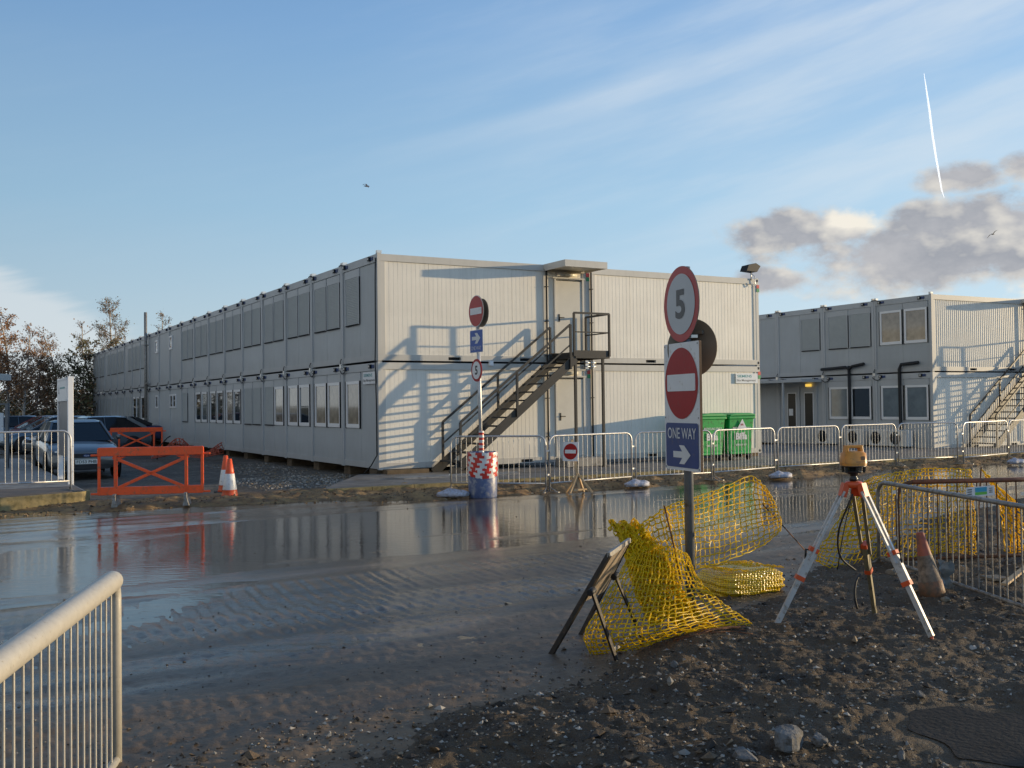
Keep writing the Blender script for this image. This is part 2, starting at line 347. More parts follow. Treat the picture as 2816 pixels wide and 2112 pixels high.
def plane_frame(o, ex, ey):
    o, ex, ey = Vector(o), Vector(ex).normalized(), Vector(ey).normalized(); ez = ex.cross(ey)
    return lambda p: o + ex * p[0] + ey * p[1] + ez * (p[2] if len(p) > 2 else 0)
_tc = {}
def text2d(txt, height, width=None, bold=0.0):
    """flat outline of a word, centred on the origin: (verts2d, faces)"""
    key = (txt, bold)
    if key not in _tc:
        cu = bpy.data.curves.new('t', 'FONT'); cu.body = txt; cu.size = 1; cu.offset = bold; cu.resolution_u = 4
        ob = bpy.data.objects.new('t', cu); COL.objects.link(ob)
        dg = bpy.context.evaluated_depsgraph_get(); me = bpy.data.meshes.new_from_object(ob.evaluated_get(dg))
        _tc[key] = ([(v.co.x, v.co.y) for v in me.vertices], [list(p.vertices) for p in me.polygons])
        bpy.data.objects.remove(ob); bpy.data.curves.remove(cu); bpy.data.meshes.remove(me)
    V, Fc = _tc[key]
    x0, x1 = min(v[0] for v in V), max(v[0] for v in V); y0, y1 = min(v[1] for v in V), max(v[1] for v in V)
    sy = height / (y1 - y0); sx = (width / (x1 - x0)) if width else sy
    return [((x - (x0 + x1) / 2) * sx, (y - (y0 + y1) / 2) * sy) for x, y in V], Fc
def put_text(mb, txt, fr, cx, cy, height, width=None, bold=0.0, mi=0, z=0.003):
    V, Fc = text2d(txt, height, width, bold)
    mb.add([fr((x + cx, y + cy, z)) for x, y in V], Fc, mi); return mb
def flat(mb, poly, fr, z, mi=0): mb.add([fr((x, y, z)) for x, y in poly], [list(range(len(poly)))], mi); return mb
rnd = random.Random(7)

_nt = M['vapour'].node_tree; _mx = _nt.nodes.new('ShaderNodeMixShader'); _tp = _nt.nodes.new('ShaderNodeBsdfTransparent'); _mx.inputs[0].default_value = 0.42
_nt.links.new(_nt.nodes['Principled BSDF'].outputs[0], _mx.inputs[1]); _nt.links.new(_tp.outputs[0], _mx.inputs[2]); _nt.links.new(_mx.outputs[0], _nt.nodes['Material Output'].inputs['Surface'])
def wedge(s): return 0.45 * np.maximum(0.0, np.minimum(-1.7 - s, 9.0))      # standing water reaches nearer on the left
# ------------------------------------------------------------------ render settings, camera, sun, sky
SC.render.engine = 'CYCLES'
SC.view_settings.view_transform = 'Standard'; SC.view_settings.look = 'None'; SC.view_settings.exposure = 0; SC.view_settings.gamma = 1
SC.cycles.max_bounces = 6; SC.cycles.transparent_max_bounces = 8; SC.cycles.sample_clamp_indirect = 4; SC.cycles.caustics_reflective = False
SC.cycles.use_denoising = True
cam = bpy.data.cameras.new('camera'); co = bpy.data.objects.new('camera', cam); COL.objects.link(co); SC.camera = co
cam.sensor_width = 36; cam.lens = 36 * F / 2816; cam.clip_start = 0.1; cam.clip_end = 12000
mw = Matrix.Identity(4)
for i, ax in enumerate((RT, UP, -FW)):
    for j in range(3): mw[j][i] = ax[j]
mw.translation = (0, 0, H); co.matrix_world = mw
SUN_EL = math.radians(5.2)
sh = (S2 * 3.25 + D2).normalized()
to_sun = Vector((sh.x * math.cos(SUN_EL), sh.y * math.cos(SUN_EL), math.sin(SUN_EL)))
sl = bpy.data.lights.new('sun', 'SUN'); sl.energy = 5.0; sl.angle = math.radians(0.55); sl.color = (1.0, 0.775, 0.47)
so = bpy.data.objects.new('sun', sl); COL.objects.link(so); so.rotation_euler = to_sun.to_track_quat('Z', 'Y').to_euler(); so.location = (60, 10, 30)
w = bpy.data.worlds.new('World'); SC.world = w; w.use_nodes = True
nt = w.node_tree; bg = nt.nodes['Background']; L = nt.links.new
sky = nd(nt, 'ShaderNodeTexSky', sky_type='NISHITA'); sky.sun_disc = False; sky.sun_elevation = SUN_EL; sky.sun_rotation = math.atan2(to_sun.x, to_sun.y)
sky.altitude = 0; sky.air_density = 1.0; sky.dust_density = 0.6; sky.ozone_density = 2.0
def mth(op, a, b=None, c=None, clamp=False):
    n = nt.nodes.new('ShaderNodeMath'); n.operation = op; n.use_clamp = clamp
    for i, v in enumerate((a, b, c)):
        if v is None: continue
        if isinstance(v, (int, float)): n.inputs[i].default_value = v
        else: L(v, n.inputs[i])
    return n.outputs[0]
def ss(v, a, b):
    n = nt.nodes.new('ShaderNodeMapRange'); n.interpolation_type = 'SMOOTHSTEP'
    n.inputs['From Min'].default_value = a; n.inputs['From Max'].default_value = b
    L(v, n.inputs['Value']); return n.outputs['Result']
def mixc(f, a, b, mode='MIX'):
    n = nt.nodes.new('ShaderNodeMix'); n.data_type = 'RGBA'; n.blend_type = mode
    if isinstance(f, (int, float)): n.inputs[0].default_value = f
    else: L(f, n.inputs[0])
    for i, v in ((6, a), (7, b)):
        if isinstance(v, tuple): n.inputs[i].default_value = (*v, 1)
        else: L(v, n.inputs[i])
    return n.outputs[2]
tc = nd(nt, 'ShaderNodeTexCoord'); sp = nd(nt, 'ShaderNodeSeparateXYZ'); L(tc.outputs['Generated'], sp.inputs[0])
AZ = mth('MULTIPLY', mth('ARCTAN2', sp.outputs['X'], sp.outputs['Y']), 57.2958)
EL = mth('MULTIPLY', mth('ARCSINE', sp.outputs['Z']), 57.2958)
def noise2(u, v, scale, detail=5, rough=0.55, zz=0.0):
    cb = nt.nodes.new('ShaderNodeCombineXYZ')
    for i, q in enumerate((u, v)):
        L(q, cb.inputs[i])
    cb.inputs[2].default_value = zz
    n = nd(nt, 'ShaderNodeTexNoise', Scale=scale, Detail=detail, Roughness=rough); L(cb.outputs[0], n.inputs['Vector']); return n.outputs['Fac']
# nishita sky, tinted towards the clear cold blue of the photo
SKY_K = 0.115
base = nt.nodes.new('ShaderNodeVectorMath'); base.operation = 'SCALE'; L(sky.outputs[0], base.inputs[0]); base.inputs['Scale'].default_value = SKY_K
rampf = ss(EL, 0.0, 34.0)
cr = nt.nodes.new('ShaderNodeValToRGB'); els = cr.color_ramp.elements
stops = [(0.0, (0.74, 0.82, 0.85)), (0.14, (0.57, 0.755, 0.89)), (0.32, (0.41, 0.655, 0.88)), (0.6, (0.26, 0.48, 0.80)), (0.85, (0.18, 0.36, 0.68)), (1.0, (0.10, 0.22, 0.46))]
els[0].position, els[0].color = stops[0][0], (*stops[0][1], 1); els[1].position, els[1].color = stops[-1][0], (*stops[-1][1], 1)
for p_, c_ in stops[1:-1]:
    e = els.new(p_); e.color = (*c_, 1)
L(mth('MULTIPLY', EL, 1 / 34.0, clamp=True), cr.inputs[0])
side = nt.nodes.new('ShaderNodeMapRange'); side.inputs['From Min'].default_value = -30; side.inputs['From Max'].default_value = 60; side.inputs['To Min'].default_value = 0.80; side.inputs['To Max'].default_value = 1.25
L(AZ, side.inputs['Value'])
gsc = nt.nodes.new('ShaderNodeVectorMath'); gsc.operation = 'SCALE'; L(cr.outputs[0], gsc.inputs[0]); L(side.outputs[0], gsc.inputs['Scale'])
skyc = mixc(0.88, base.outputs[0], gsc.outputs[0])
skyc = mixc(mth('MULTIPLY', ss(AZ, -32, -62), ss(AZ, -178, -140)), skyc, mixc(1.0, skyc, (0.24, 0.32, 0.38), 'MULTIPLY'))
skyc = mixc(ss(EL, 34, 60), skyc, mixc(1.0, skyc, (0.8, 0.9, 0.95), 'MULTIPLY'))
# high thin streaks
ca, sa = math.cos(math.radians(13)), math.sin(math.radians(13))
U_ = mth('ADD', mth('MULTIPLY', AZ, ca), mth('MULTIPLY', EL, sa)); W_ = mth('SUBTRACT', mth('MULTIPLY', EL, ca), mth('MULTIPLY', AZ, sa))
n1 = noise2(mth('MULTIPLY', U_, 0.06), mth('MULTIPLY', W_, 0.34), 1.0, 6, 0.55, 3.1)
n2 = noise2(mth('MULTIPLY', U_, 0.14), mth('MULTIPLY', W_, 1.0), 1.0, 6, 0.58, 8.4)
cir = mth('ADD', mth('MULTIPLY', ss(n1, 0.40, 0.74), 0.20), mth('MULTIPLY', ss(n2, 0.45, 0.8), 0.28))
band = mth('SUBTRACT', 1.0, ss(mth('ABSOLUTE', mth('SUBTRACT', W_, 15.0)), 0.0, 1.1))
band2 = mth('MULTIPLY', mth('MULTIPLY', band, ss(AZ, -14, 6)), mth('ADD', 0.35, n2))
cirm = mth('MULTIPLY', mth('MULTIPLY', cir, mth('ADD', 0.10, mth('MULTIPLY', ss(AZ, -16, 26), 0.85))), mth('MULTIPLY', ss(AZ, 70, 45), ss(AZ, -70, -40)))
skyc = mixc(mth('MULTIPLY', mth('ADD', cirm, mth('MULTIPLY', band2, 0.30), clamp=True), 0.62), skyc, (0.80, 0.84, 0.87))
haze = mth('MULTIPLY', mth('MULTIPLY', ss(AZ, -10, 24), ss(AZ, 70, 40)), mth('MULTIPLY', ss(EL, 2, 14), mth('ADD', 0.12, mth('MULTIPLY', ss(n1, 0.3, 0.7), 0.42))))
skyc = mixc(haze, skyc, (0.68, 0.77, 0.85))
# pale veil low on the left
lim = mth('SUBTRACT', 7.6, mth('MULTIPLY', mth('ADD', AZ, 26.7), 0.52))
lim = mth('ADD', lim, mth('MULTIPLY', mth('SUBTRACT', n2, 0.5), 3.0))
veil = mth('MULTIPLY', ss(mth('SUBTRACT', lim, EL), -0.3, 1.3), ss(AZ, -12, -17))
skyc = mixc(mth('MULTIPLY', veil, 0.6), skyc, (0.74, 0.78, 0.80))
# cumulus bank on the right
q1 = noise2(mth('MULTIPLY', AZ, 0.30), mth('MULTIPLY', EL, 0.46), 1.0, 9, 0.6, 1.7)
q2 = noise2(mth('MULTIPLY', mth('ADD', AZ, 0.55), 0.30), mth('MULTIPLY', mth('ADD', EL, 0.4), 0.46), 1.0, 4, 0.5, 1.7)
blobs = [(15.6, 9.2, 3.4, 1.15), (18.2, 9.3, 1.9, 1.3), (21.4, 7.4, 6.8, 2.0), (25.0, 8.8, 6.0, 1.7), (24.0, 11.3, 2.4, 0.85), (27.5, 11.6, 2.0, 0.8), (14.6, 6.6, 2.4, 0.8), (29, 7.4, 6, 2.2), (18.5, 3.6, 9, 0.8), (27, 4.2, 6, 0.9)]
msk = None
for a, e, ra, re in blobs:
    q = mth('SUBTRACT', 1.0, mth('SQRT', mth('ADD', mth('POWER', mth('DIVIDE', mth('SUBTRACT', AZ, a), ra), 2.0), mth('POWER', mth('DIVIDE', mth('SUBTRACT', EL, e), re), 2.0))))
    msk = q if msk is None else mth('MAXIMUM', msk, q)
dens = mth('ADD', mth('ADD', msk, 0.12), mth('MULTIPLY', mth('SUBTRACT', q1, 0.5), 2.2))
cov = ss(dens, -0.05, 0.55)
def bright(a, e, ra, re): return mth('SUBTRACT', 1.0, mth('SQRT', mth('ADD', mth('POWER', mth('DIVIDE', mth('SUBTRACT', AZ, a), ra), 2.0), mth('POWER', mth('DIVIDE', mth('SUBTRACT', EL, e), re), 2.0))))
q0 = noise2(mth('MULTIPLY', AZ, 0.30), mth('MULTIPLY', EL, 0.46), 1.0, 4, 0.5, 1.7)
lit = mth('ADD', mth('MULTIPLY', mth('SUBTRACT', q0, q2), 3.6), mth('MULTIPLY', mth('MAXIMUM', bright(19.0, 9.6, 2.0, 1.1), 0.0), 1.6))
lit = mth('ADD', lit, mth('MULTIPLY', mth('MAXIMUM', bright(27.5, 5.0, 5.5, 2.0), 0.0), 1.1))
lit = mth('ADD', lit, mth('MULTIPLY', mth('SUBTRACT', 1.0, ss(dens, 0.0, 0.7)), 0.28), clamp=True)
shd = mixc(ss(q1, 0.3, 0.72), (0.50, 0.49, 0.505), (0.345, 0.35, 0.385))
cc = mixc(lit, shd, (0.95, 0.88, 0.76))
skyc = mixc(mth('MULTIPLY', cov, 0.92), skyc, cc)
# below the horizon
skyc = mixc(ss(EL, -0.5, -3.0), skyc, (0.10, 0.09, 0.08))
L(skyc, bg.inputs['Color']); bg.inputs['Strength'].default_value = 1.0
# ------------------------------------------------------------------ ground sheet, wet road, standing water
def polar(radii, angs, hf, name, m, keep=None, cols=None):
    A, Rr = np.meshgrid(np.radians(angs), radii)
    X = Rr * np.sin(A); Y = Rr * np.cos(A); Z = hf(X, Y)
    nr, na = X.shape
    idx = np.arange(nr * na).reshape(nr, na)
    q = np.stack([idx[:-1, :-1], idx[:-1, 1:], idx[1:, 1:], idx[1:, :-1]], -1).reshape(-1, 4)[:, ::-1]
    if keep is not None:
        k = keep(X, Y).reshape(-1); q = q[k[q].any(1)]
        used = np.unique(q); rm = np.full(nr * na, -1); rm[used] = np.arange(len(used)); q = rm[q]
    else: used = np.arange(nr * na)
    co_ = np.stack([X.reshape(-1)[used], Y.reshape(-1)[used], Z.reshape(-1)[used]], -1)
    me = bpy.data.meshes.new(name); me.vertices.add(len(co_)); me.vertices.foreach_set('co', co_.ravel())
    me.loops.add(q.size); me.loops.foreach_set('vertex_index', q.ravel().astype(np.int32))
    me.polygons.add(len(q)); me.polygons.foreach_set('loop_start', np.arange(0, q.size, 4, dtype=np.int32))
    me.polygons.foreach_set('use_smooth', np.ones(len(q), bool)); me.update(calc_edges=True)
    if cols is not None:
        c = cols(co_[:, 0], co_[:, 1]); at = me.color_attributes.new('mask', 'FLOAT_COLOR', 'POINT'); at.data.foreach_set('color', c.astype(np.float32).ravel())
    me.materials.append(m); me.validate()
    o = bpy.data.objects.new(name, me); COL.objects.link(o); o['kind'] = 'structure'; return o
def soil_material():
    m = bpy.data.materials.new('mud_and_gravel'); m.use_nodes = True; nt = m.node_tree; b = nt.nodes['Principled BSDF']; L = nt.links.new
    at = nd(nt, 'ShaderNodeAttribute', attribute_name='mask'); sp = nd(nt, 'ShaderNodeSeparateColor'); L(at.outputs['Color'], sp.inputs[0])
    tc = nd(nt, 'ShaderNodeTexCoord')
    def noise(s, d=6, r=0.6):
        n = nd(nt, 'ShaderNodeTexNoise', Scale=s, Detail=d, Roughness=r); L(tc.outputs['Object'], n.inputs['Vector']); return n.outputs['Fac']
    def voro(s):
        n = nd(nt, 'ShaderNodeTexVoronoi', Scale=s); L(tc.outputs['Object'], n.inputs['Vector']); return n
    def mr(v, a, b_, c=0., d=1.):
        n = nd(nt, 'ShaderNodeMapRange'); n.inputs[1].default_value = a; n.inputs[2].default_value = b_; n.inputs[3].default_value = c; n.inputs[4].default_value = d; L(v, n.inputs[0]); return n.outputs[0]
    def mx(f, a, b_):
        n = nd(nt, 'ShaderNodeMix', data_type='RGBA')
        if isinstance(f, float): n.inputs[0].default_value = f
        else: L(f, n.inputs[0])
        for i, v in ((6, a), (7, b_)):
            if isinstance(v, tuple): n.inputs[i].default_value = (*v, 1)
            else: L(v, n.inputs[i])
        return n.outputs[2]
    def mul(a, b_):
        n = nd(nt, 'ShaderNodeMath', operation='MULTIPLY'); L(a, n.inputs[0])
        if isinstance(b_, float): n.inputs[1].default_value = b_
        else: L(b_, n.inputs[1])
        return n.outputs[0]
    big = noise(0.8, 6); mid = noise(4.5, 6); v1 = voro(26.0); v2 = voro(60.0); v3 = voro(11.0)
    mud = mx(mr(mid, 0.35, 0.65), (0.030, 0.021, 0.013), (0.145, 0.097, 0.054))
    mud = mx(mr(big, 0.4, 0.7), mud, (0.18, 0.128, 0.075))
    # stones: some voronoi cells read as pale pebbles
    def stones(v, thr, r0):
        s = nd(nt, 'ShaderNodeSeparateColor'); L(v.outputs['Color'], s.inputs[0])
        return mul(mr(s.outputs[0], thr, thr + 0.03), mr(v.outputs['Distance'], r0, r0 * 0.7)), s.outputs[1]
    s1, c1 = stones(v1, 0.72, 0.33); s2, c2 = stones(v2, 0.6, 0.36); s3, c3 = stones(v3, 0.88, 0.26)
    st = mx(c1, (0.08, 0.06, 0.042), (0.33, 0.275, 0.21))
    mudc = mx(mul(s1, 0.75), mud, st); mudc = mx(mul(s2, 0.6), mudc, mx(c2, (0.06, 0.045, 0.03), (0.21, 0.18, 0.14))); mudc = mx(mul(s3, 0.8), mudc, mx(c3, (0.10, 0.09, 0.075), (0.30, 0.28, 0.25)))
    # yard gravel
    vg = voro(14.0); sg = nd(nt, 'ShaderNodeSeparateColor'); L(vg.outputs['Color'], sg.inputs[0])
    gr = mx(sg.outputs[0], (0.105, 0.092, 0.074), (0.26, 0.232, 0.195)); gr = mx(mr(big, 0.38, 0.66), gr, (0.11, 0.095, 0.075))
    col = mx(sp.outputs[1], mudc, gr)
    soil = mx(mr(mid, 0.35, 0.65), (0.17, 0.10, 0.045), (0.46, 0.30, 0.14)); soil = mx(mul(s1, 0.5), soil, st)
    col = mx(sp.outputs[2], col, soil)
    grass = mx(mr(mid, 0.35, 0.65), (0.05, 0.048, 0.015), (0.11, 0.085, 0.03))
    inv = nd(nt, 'ShaderNodeMath', operation='SUBTRACT'); inv.inputs[0].default_value = 1.0; L(at.outputs['Alpha'], inv.inputs[1])
    col = mx(inv.outputs[0], col, grass)
    L(col, b.inputs['Base Color'])
    L(mr(mid, 0.3, 0.7, 0.55, 0.95), b.inputs['Roughness']); b.inputs['Specular IOR Level'].default_value = 0.35
    ad = nd(nt, 'ShaderNodeMath', operation='ADD'); L(mul(s1, 0.9), ad.inputs[0]); L(mul(s2, 0.5), ad.inputs[1])
    a2 = nd(nt, 'ShaderNodeMath', operation='ADD'); L(ad.outputs[0], a2.inputs[0]); L(mul(noise(45.0, 6, 0.7), 1.6), a2.inputs[1])
    a3 = nd(nt, 'ShaderNodeMath', operation='ADD'); L(a2.outputs[0], a3.inputs[0]); L(mul(s3, 1.6), a3.inputs[1])
    bp = nd(nt, 'ShaderNodeBump', Strength=1.0, Distance=0.03); L(a3.outputs[0], bp.inputs['Height']); L(bp.outputs['Normal'], b.inputs['Normal'])
    return m
def soil_cols(X, Y):
    s, d = sd(X, Y); fe = farside(s); vd = verge_dist(X, Y)
    yard = sstep(2.9, 2.0, d + 0.8 * fbm(X * 0.6, Y * 0.6, 5, 3))
    strip = sstep(0.4, -0.3, d - fe) * (1 - yard)
    yard = np.where(vd > -0.3, 0, yard); strip = np.where(vd > -0.3, 0, strip)
    far = sstep(60, 110, np.sqrt(X * X + Y * Y))
    return np.stack([0 * X, yard, strip, 1 - far], -1)
rad = np.concatenate([np.geomspace(1.2, 30, 470), np.geomspace(30, 120, 90)[1:], np.geomspace(120, 5000, 40)[1:]])
ang = np.concatenate([np.arange(-150, -36, 2.0), np.arange(-36, -30, 0.4), np.arange(-30, 34, 0.115), np.arange(34, 44, 0.4), np.arange(44, 151, 2.0)])
M['soil'] = soil_material()
polar(rad, ang, lambda X, Y: ground_h(X, Y), 'ground', M['soil'], None, soil_cols)
def road_h(X, Y):
    s, d = sd(X, Y)
    wv = d + 0.35 * np.sin(s * 0.13 + 0.6) + 0.02 * s
    de = d - wedge(s) + 1.1 * fbm(s * 0.22, d * 0.3, 85, 3)
    lvl = np.interp(de, [4, 6, 8.5, 10.0, 13, 15.5, 18, 23], [0.02, -0.002, 0.001, 0.006, 0.009, 0.012, 0.018, 0.03])
    lu = (X + 3.1) * 0.3 + (Y - 9.1) * 0.954; lw = (X + 3.1) * 0.954 - (Y - 9.1) * 0.3
    lvl = lvl - 0.030 * np.exp(-(lu / 0.95) ** 2 - (lw / 0.36) ** 2) 
    rut = 0.022 * fbm(s * 0.045, wv * 0.85, 71, 3, 0.6) + 0.018 * fbm(s * 0.08 + 4, wv * 2.0, 72, 3, 0.55)
    rut = rut + 0.013 * fbm(s * 0.055 + 9, wv * 3.4, 76, 3, 0.55) * sstep(14, 10, d)
    broad = 0.012 * fbm(s * 0.16, d * 0.22, 73, 2) + 0.014 * fbm(s * 0.42 + 5, d * 0.8, 77, 3, 0.55)
    trk = sstep(0.02, 0.16, fbm(wv * 1.05, s * 0.03, 78, 2)) * sstep(8.8, 10.5, de) * (1 - sstep(15, 17.5, d)) * sstep(-0.15, 0.1, fbm(s * 0.25, d * 0.5, 79, 2))
    broad = broad + trk * (0.0034 * np.sin(s * 46 + 3.0 * np.sin(wv * 2.0)) + 0.002 * np.sin(s * 71 + wv * 9))
    fine = 0.0065 * fbm(s * 1.6, wv * 4.6, 74, 4, 0.6) + 0.004 * fbm(X * 20, Y * 20, 75, 2)
    edge = 0.03 * sstep(-0.9, 0.2, verge_dist(X, Y))
    R = np.sqrt(X * X + Y * Y)
    return lvl + rut + broad + fine * (0.55 + 2.0 * sstep(9.5, 14.5, de)) * (1 - sstep(25, 45, R)) + edge
def road_cols(X, Y):
    s, d = sd(X, Y); wv = d + 0.35 * np.sin(s * 0.13 + 0.6) + 0.02 * s
    wet = sstep(17.5, 9.0, d - 0.6 * wedge(s) + 2.2 * fbm(s * 0.06, wv * 0.9, 81, 4, 0.6) + 1.2 * fbm(s * 0.3, wv * 2.5, 82, 3, 0.6))
    wet = np.maximum(wet, 0.75 * sstep(0.08, 0.3, fbm(s * 0.07 + 3, wv * 1.1, 83, 3, 0.55)) * sstep(-0.3, -1.2, verge_dist(X, Y)))
    return np.stack([wet, 0 * X, 0 * X, 0 * X + 1], -1)
def road_keep(X, Y):
    s, d = sd(X, Y); return (verge_dist(X, Y) < 0.9) & (d > farside(s) - 0.9) & (np.sqrt(X * X + Y * Y) < 75)
def road_material():
    m = bpy.data.materials.new('wet_muddy_road'); m.use_nodes = True; nt = m.node_tree; b = nt.nodes['Principled BSDF']; L = nt.links.new
    tc = nd(nt, 'ShaderNodeTexCoord'); mp = nd(nt, 'ShaderNodeMapping'); mp.inputs['Rotation'].default_value = (0, 0, -ANG); mp.inputs['Scale'].default_value = (1, 1, 1)
    L(tc.outputs['Object'], mp.inputs['Vector'])
    mp2 = nd(nt, 'ShaderNodeMapping'); mp2.inputs['Scale'].default_value = (0.25, 1.6, 1); L(mp.outputs[0], mp2.inputs['Vector'])
    a = nd(nt, 'ShaderNodeTexNoise', Scale=1.0, Detail=7, Roughness=0.62); L(mp2.outputs[0], a.inputs['Vector'])
    f = nd(nt, 'ShaderNodeTexNoise', Scale=34.0, Detail=5, Roughness=0.65); L(tc.outputs['Object'], f.inputs['Vector'])
    mp3 = nd(nt, 'ShaderNodeMapping'); mp3.inputs['Scale'].default_value = (2.2, 9, 1); L(mp.outputs[0], mp3.inputs['Vector'])
    g = nd(nt, 'ShaderNodeTexNoise', Scale=1.0, Detail=5, Roughness=0.55); L(mp3.outputs[0], g.inputs['Vector'])
    v = nd(nt, 'ShaderNodeTexVoronoi', Scale=24.0); L(tc.outputs['Object'], v.inputs['Vector'])
    sc = nd(nt, 'ShaderNodeSeparateColor'); L(v.outputs['Color'], sc.inputs[0])
    cr = nd(nt, 'ShaderNodeValToRGB'); L(a.outputs['Fac'], cr.inputs[0])
    b.inputs['Specular IOR Level'].default_value = 0.27
    cr.color_ramp.elements[0].position = 0.3; cr.color_ramp.elements[0].color = (0.05, 0.037, 0.025, 1)
    cr.color_ramp.elements[1].position = 0.72; cr.color_ramp.elements[1].color = (0.235, 0.162, 0.097, 1)
    st = nd(nt, 'ShaderNodeMath', operation='MULTIPLY')
    m1 = nd(nt, 'ShaderNodeMapRange'); m1.inputs[1].default_value = 0.90; m1.inputs[2].default_value = 0.92; L(sc.outputs[0], m1.inputs[0])
    m2 = nd(nt, 'ShaderNodeMapRange'); m2.inputs[1].default_value = 0.30; m2.inputs[2].default_value = 0.2; L(v.outputs['Distance'], m2.inputs[0])
    L(m1.outputs[0], st.inputs[0]); L(m2.outputs[0], st.inputs[1])
    mx = nd(nt, 'ShaderNodeMix', data_type='RGBA'); mx.inputs[7].default_value = (0.15, 0.12, 0.09, 1); L(st.outputs[0], mx.inputs[0]); L(cr.outputs[0], mx.inputs[6])
    L(mx.outputs[2], b.inputs['Base Color'])
    mr = nd(nt, 'ShaderNodeMapRange'); mr.inputs[1].default_value = 0.32; mr.inputs[2].default_value = 0.68; mr.inputs[3].default_value = 0.42; mr.inputs[4].default_value = 0.72; L(a.outputs['Fac'], mr.inputs[0])
    at = nd(nt, 'ShaderNodeAttribute', attribute_name='mask'); sp = nd(nt, 'ShaderNodeSeparateColor'); L(at.outputs['Color'], sp.inputs[0])
    w1 = nd(nt, 'ShaderNodeMapRange'); w1.inputs[3].default_value = 0.17; w1.inputs[4].default_value = 0.05; L(a.outputs['Fac'], w1.inputs[0])
    rm = nd(nt, 'ShaderNodeMix', data_type='FLOAT'); L(sp.outputs[0], rm.inputs[0]); L(mr.outputs[0], rm.inputs[2]); L(w1.outputs[0], rm.inputs[3]); L(rm.outputs[0], b.inputs['Roughness'])
    sm = nd(nt, 'ShaderNodeMapRange'); sm.inputs[3].default_value = 0.22; sm.inputs[4].default_value = 0.42; L(sp.outputs[0], sm.inputs[0]); L(sm.outputs[0], b.inputs['Specular IOR Level'])
    bs = nd(nt, 'ShaderNodeMapRange'); bs.inputs[3].default_value = 0.8; bs.inputs[4].default_value = 0.2; L(sp.outputs[0], bs.inputs[0])
    dk_ = nd(nt, 'ShaderNodeMapRange'); dk_.inputs[3].default_value = 1.0; dk_.inputs[4].default_value = 0.85; L(sp.outputs[0], dk_.inputs[0])
    dv_ = nd(nt, 'ShaderNodeVectorMath', operation='SCALE'); L(mx.outputs[2], dv_.inputs[0]); L(dk_.outputs[0], dv_.inputs['Scale']); L(dv_.outputs['Vector'], b.inputs['Base Color'])
    h = nd(nt, 'ShaderNodeMath', operation='MULTIPLY_ADD'); h.inputs[1].default_value = 0.5; L(f.outputs['Fac'], h.inputs[0]); L(g.outputs['Fac'], h.inputs[2])
    h2 = nd(nt, 'ShaderNodeMath', operation='ADD'); L(h.outputs[0], h2.inputs[0]); L(st.outputs[0], h2.inputs[1])
    bp = nd(nt, 'ShaderNodeBump', Strength=0.7, Distance=0.014); L(bs.outputs[0], bp.inputs['Strength']); L(h2.outputs[0], bp.inputs['Height']); L(bp.outputs[0], b.inputs['Normal'])
    return m
def water_material():
    m = bpy.data.materials.new('muddy_standing_water'); m.use_nodes = True; nt = m.node_tree; b = nt.nodes['Principled BSDF']; L = nt.links.new
    b.inputs['Roughness'].default_value = 0.035; b.inputs['IOR'].default_value = 1.33
    tc = nd(nt, 'ShaderNodeTexCoord'); mp = nd(nt, 'ShaderNodeMapping'); mp.inputs['Scale'].default_value = (3.0, 7.0, 1); L(tc.outputs['Object'], mp.inputs['Vector'])
    n = nd(nt, 'ShaderNodeTexNoise', Scale=1.6, Detail=4, Roughness=0.55); L(mp.outputs[0], n.inputs['Vector'])
    n2 = nd(nt, 'ShaderNodeTexNoise', Scale=0.35, Detail=5, Roughness=0.6); L(tc.outputs['Object'], n2.inputs['Vector'])
    cr = nd(nt, 'ShaderNodeValToRGB'); L(n2.outputs['Fac'], cr.inputs[0])
    cr.color_ramp.elements[0].position = 0.35; cr.color_ramp.elements[0].color = (0.055, 0.044, 0.034, 1); cr.color_ramp.elements[1].position = 0.7; cr.color_ramp.elements[1].color = (0.12, 0.094, 0.068, 1)
    L(cr.outputs[0], b.inputs['Base Color'])
    mr = nd(nt, 'ShaderNodeMapRange'); mr.inputs[1].default_value = 0.4; mr.inputs[2].default_value = 0.7; mr.inputs[3].default_value = 0.03; mr.inputs[4].default_value = 0.12; L(n2.outputs['Fac'], mr.inputs[0]); L(mr.outputs[0], b.inputs['Roughness'])
    bp = nd(nt, 'ShaderNodeBump', Strength=0.13, Distance=0.02); L(n.outputs['Fac'], bp.inputs['Height']); L(bp.outputs[0], b.inputs['Normal'])
    return m
polar(np.concatenate([np.geomspace(1.5, 30, 520), np.geomspace(30, 80, 60)[1:]]), np.concatenate([np.arange(-100, -30, 0.6), np.arange(-30, 32, 0.11), np.arange(32, 60, 0.5)]), road_h, 'road', road_material(), road_keep, road_cols)
polar(np.geomspace(1.5, 74, 90), np.arange(-100, 60, 1.5), lambda X, Y: 0 * X + 0.0, 'water', water_material(), road_keep)
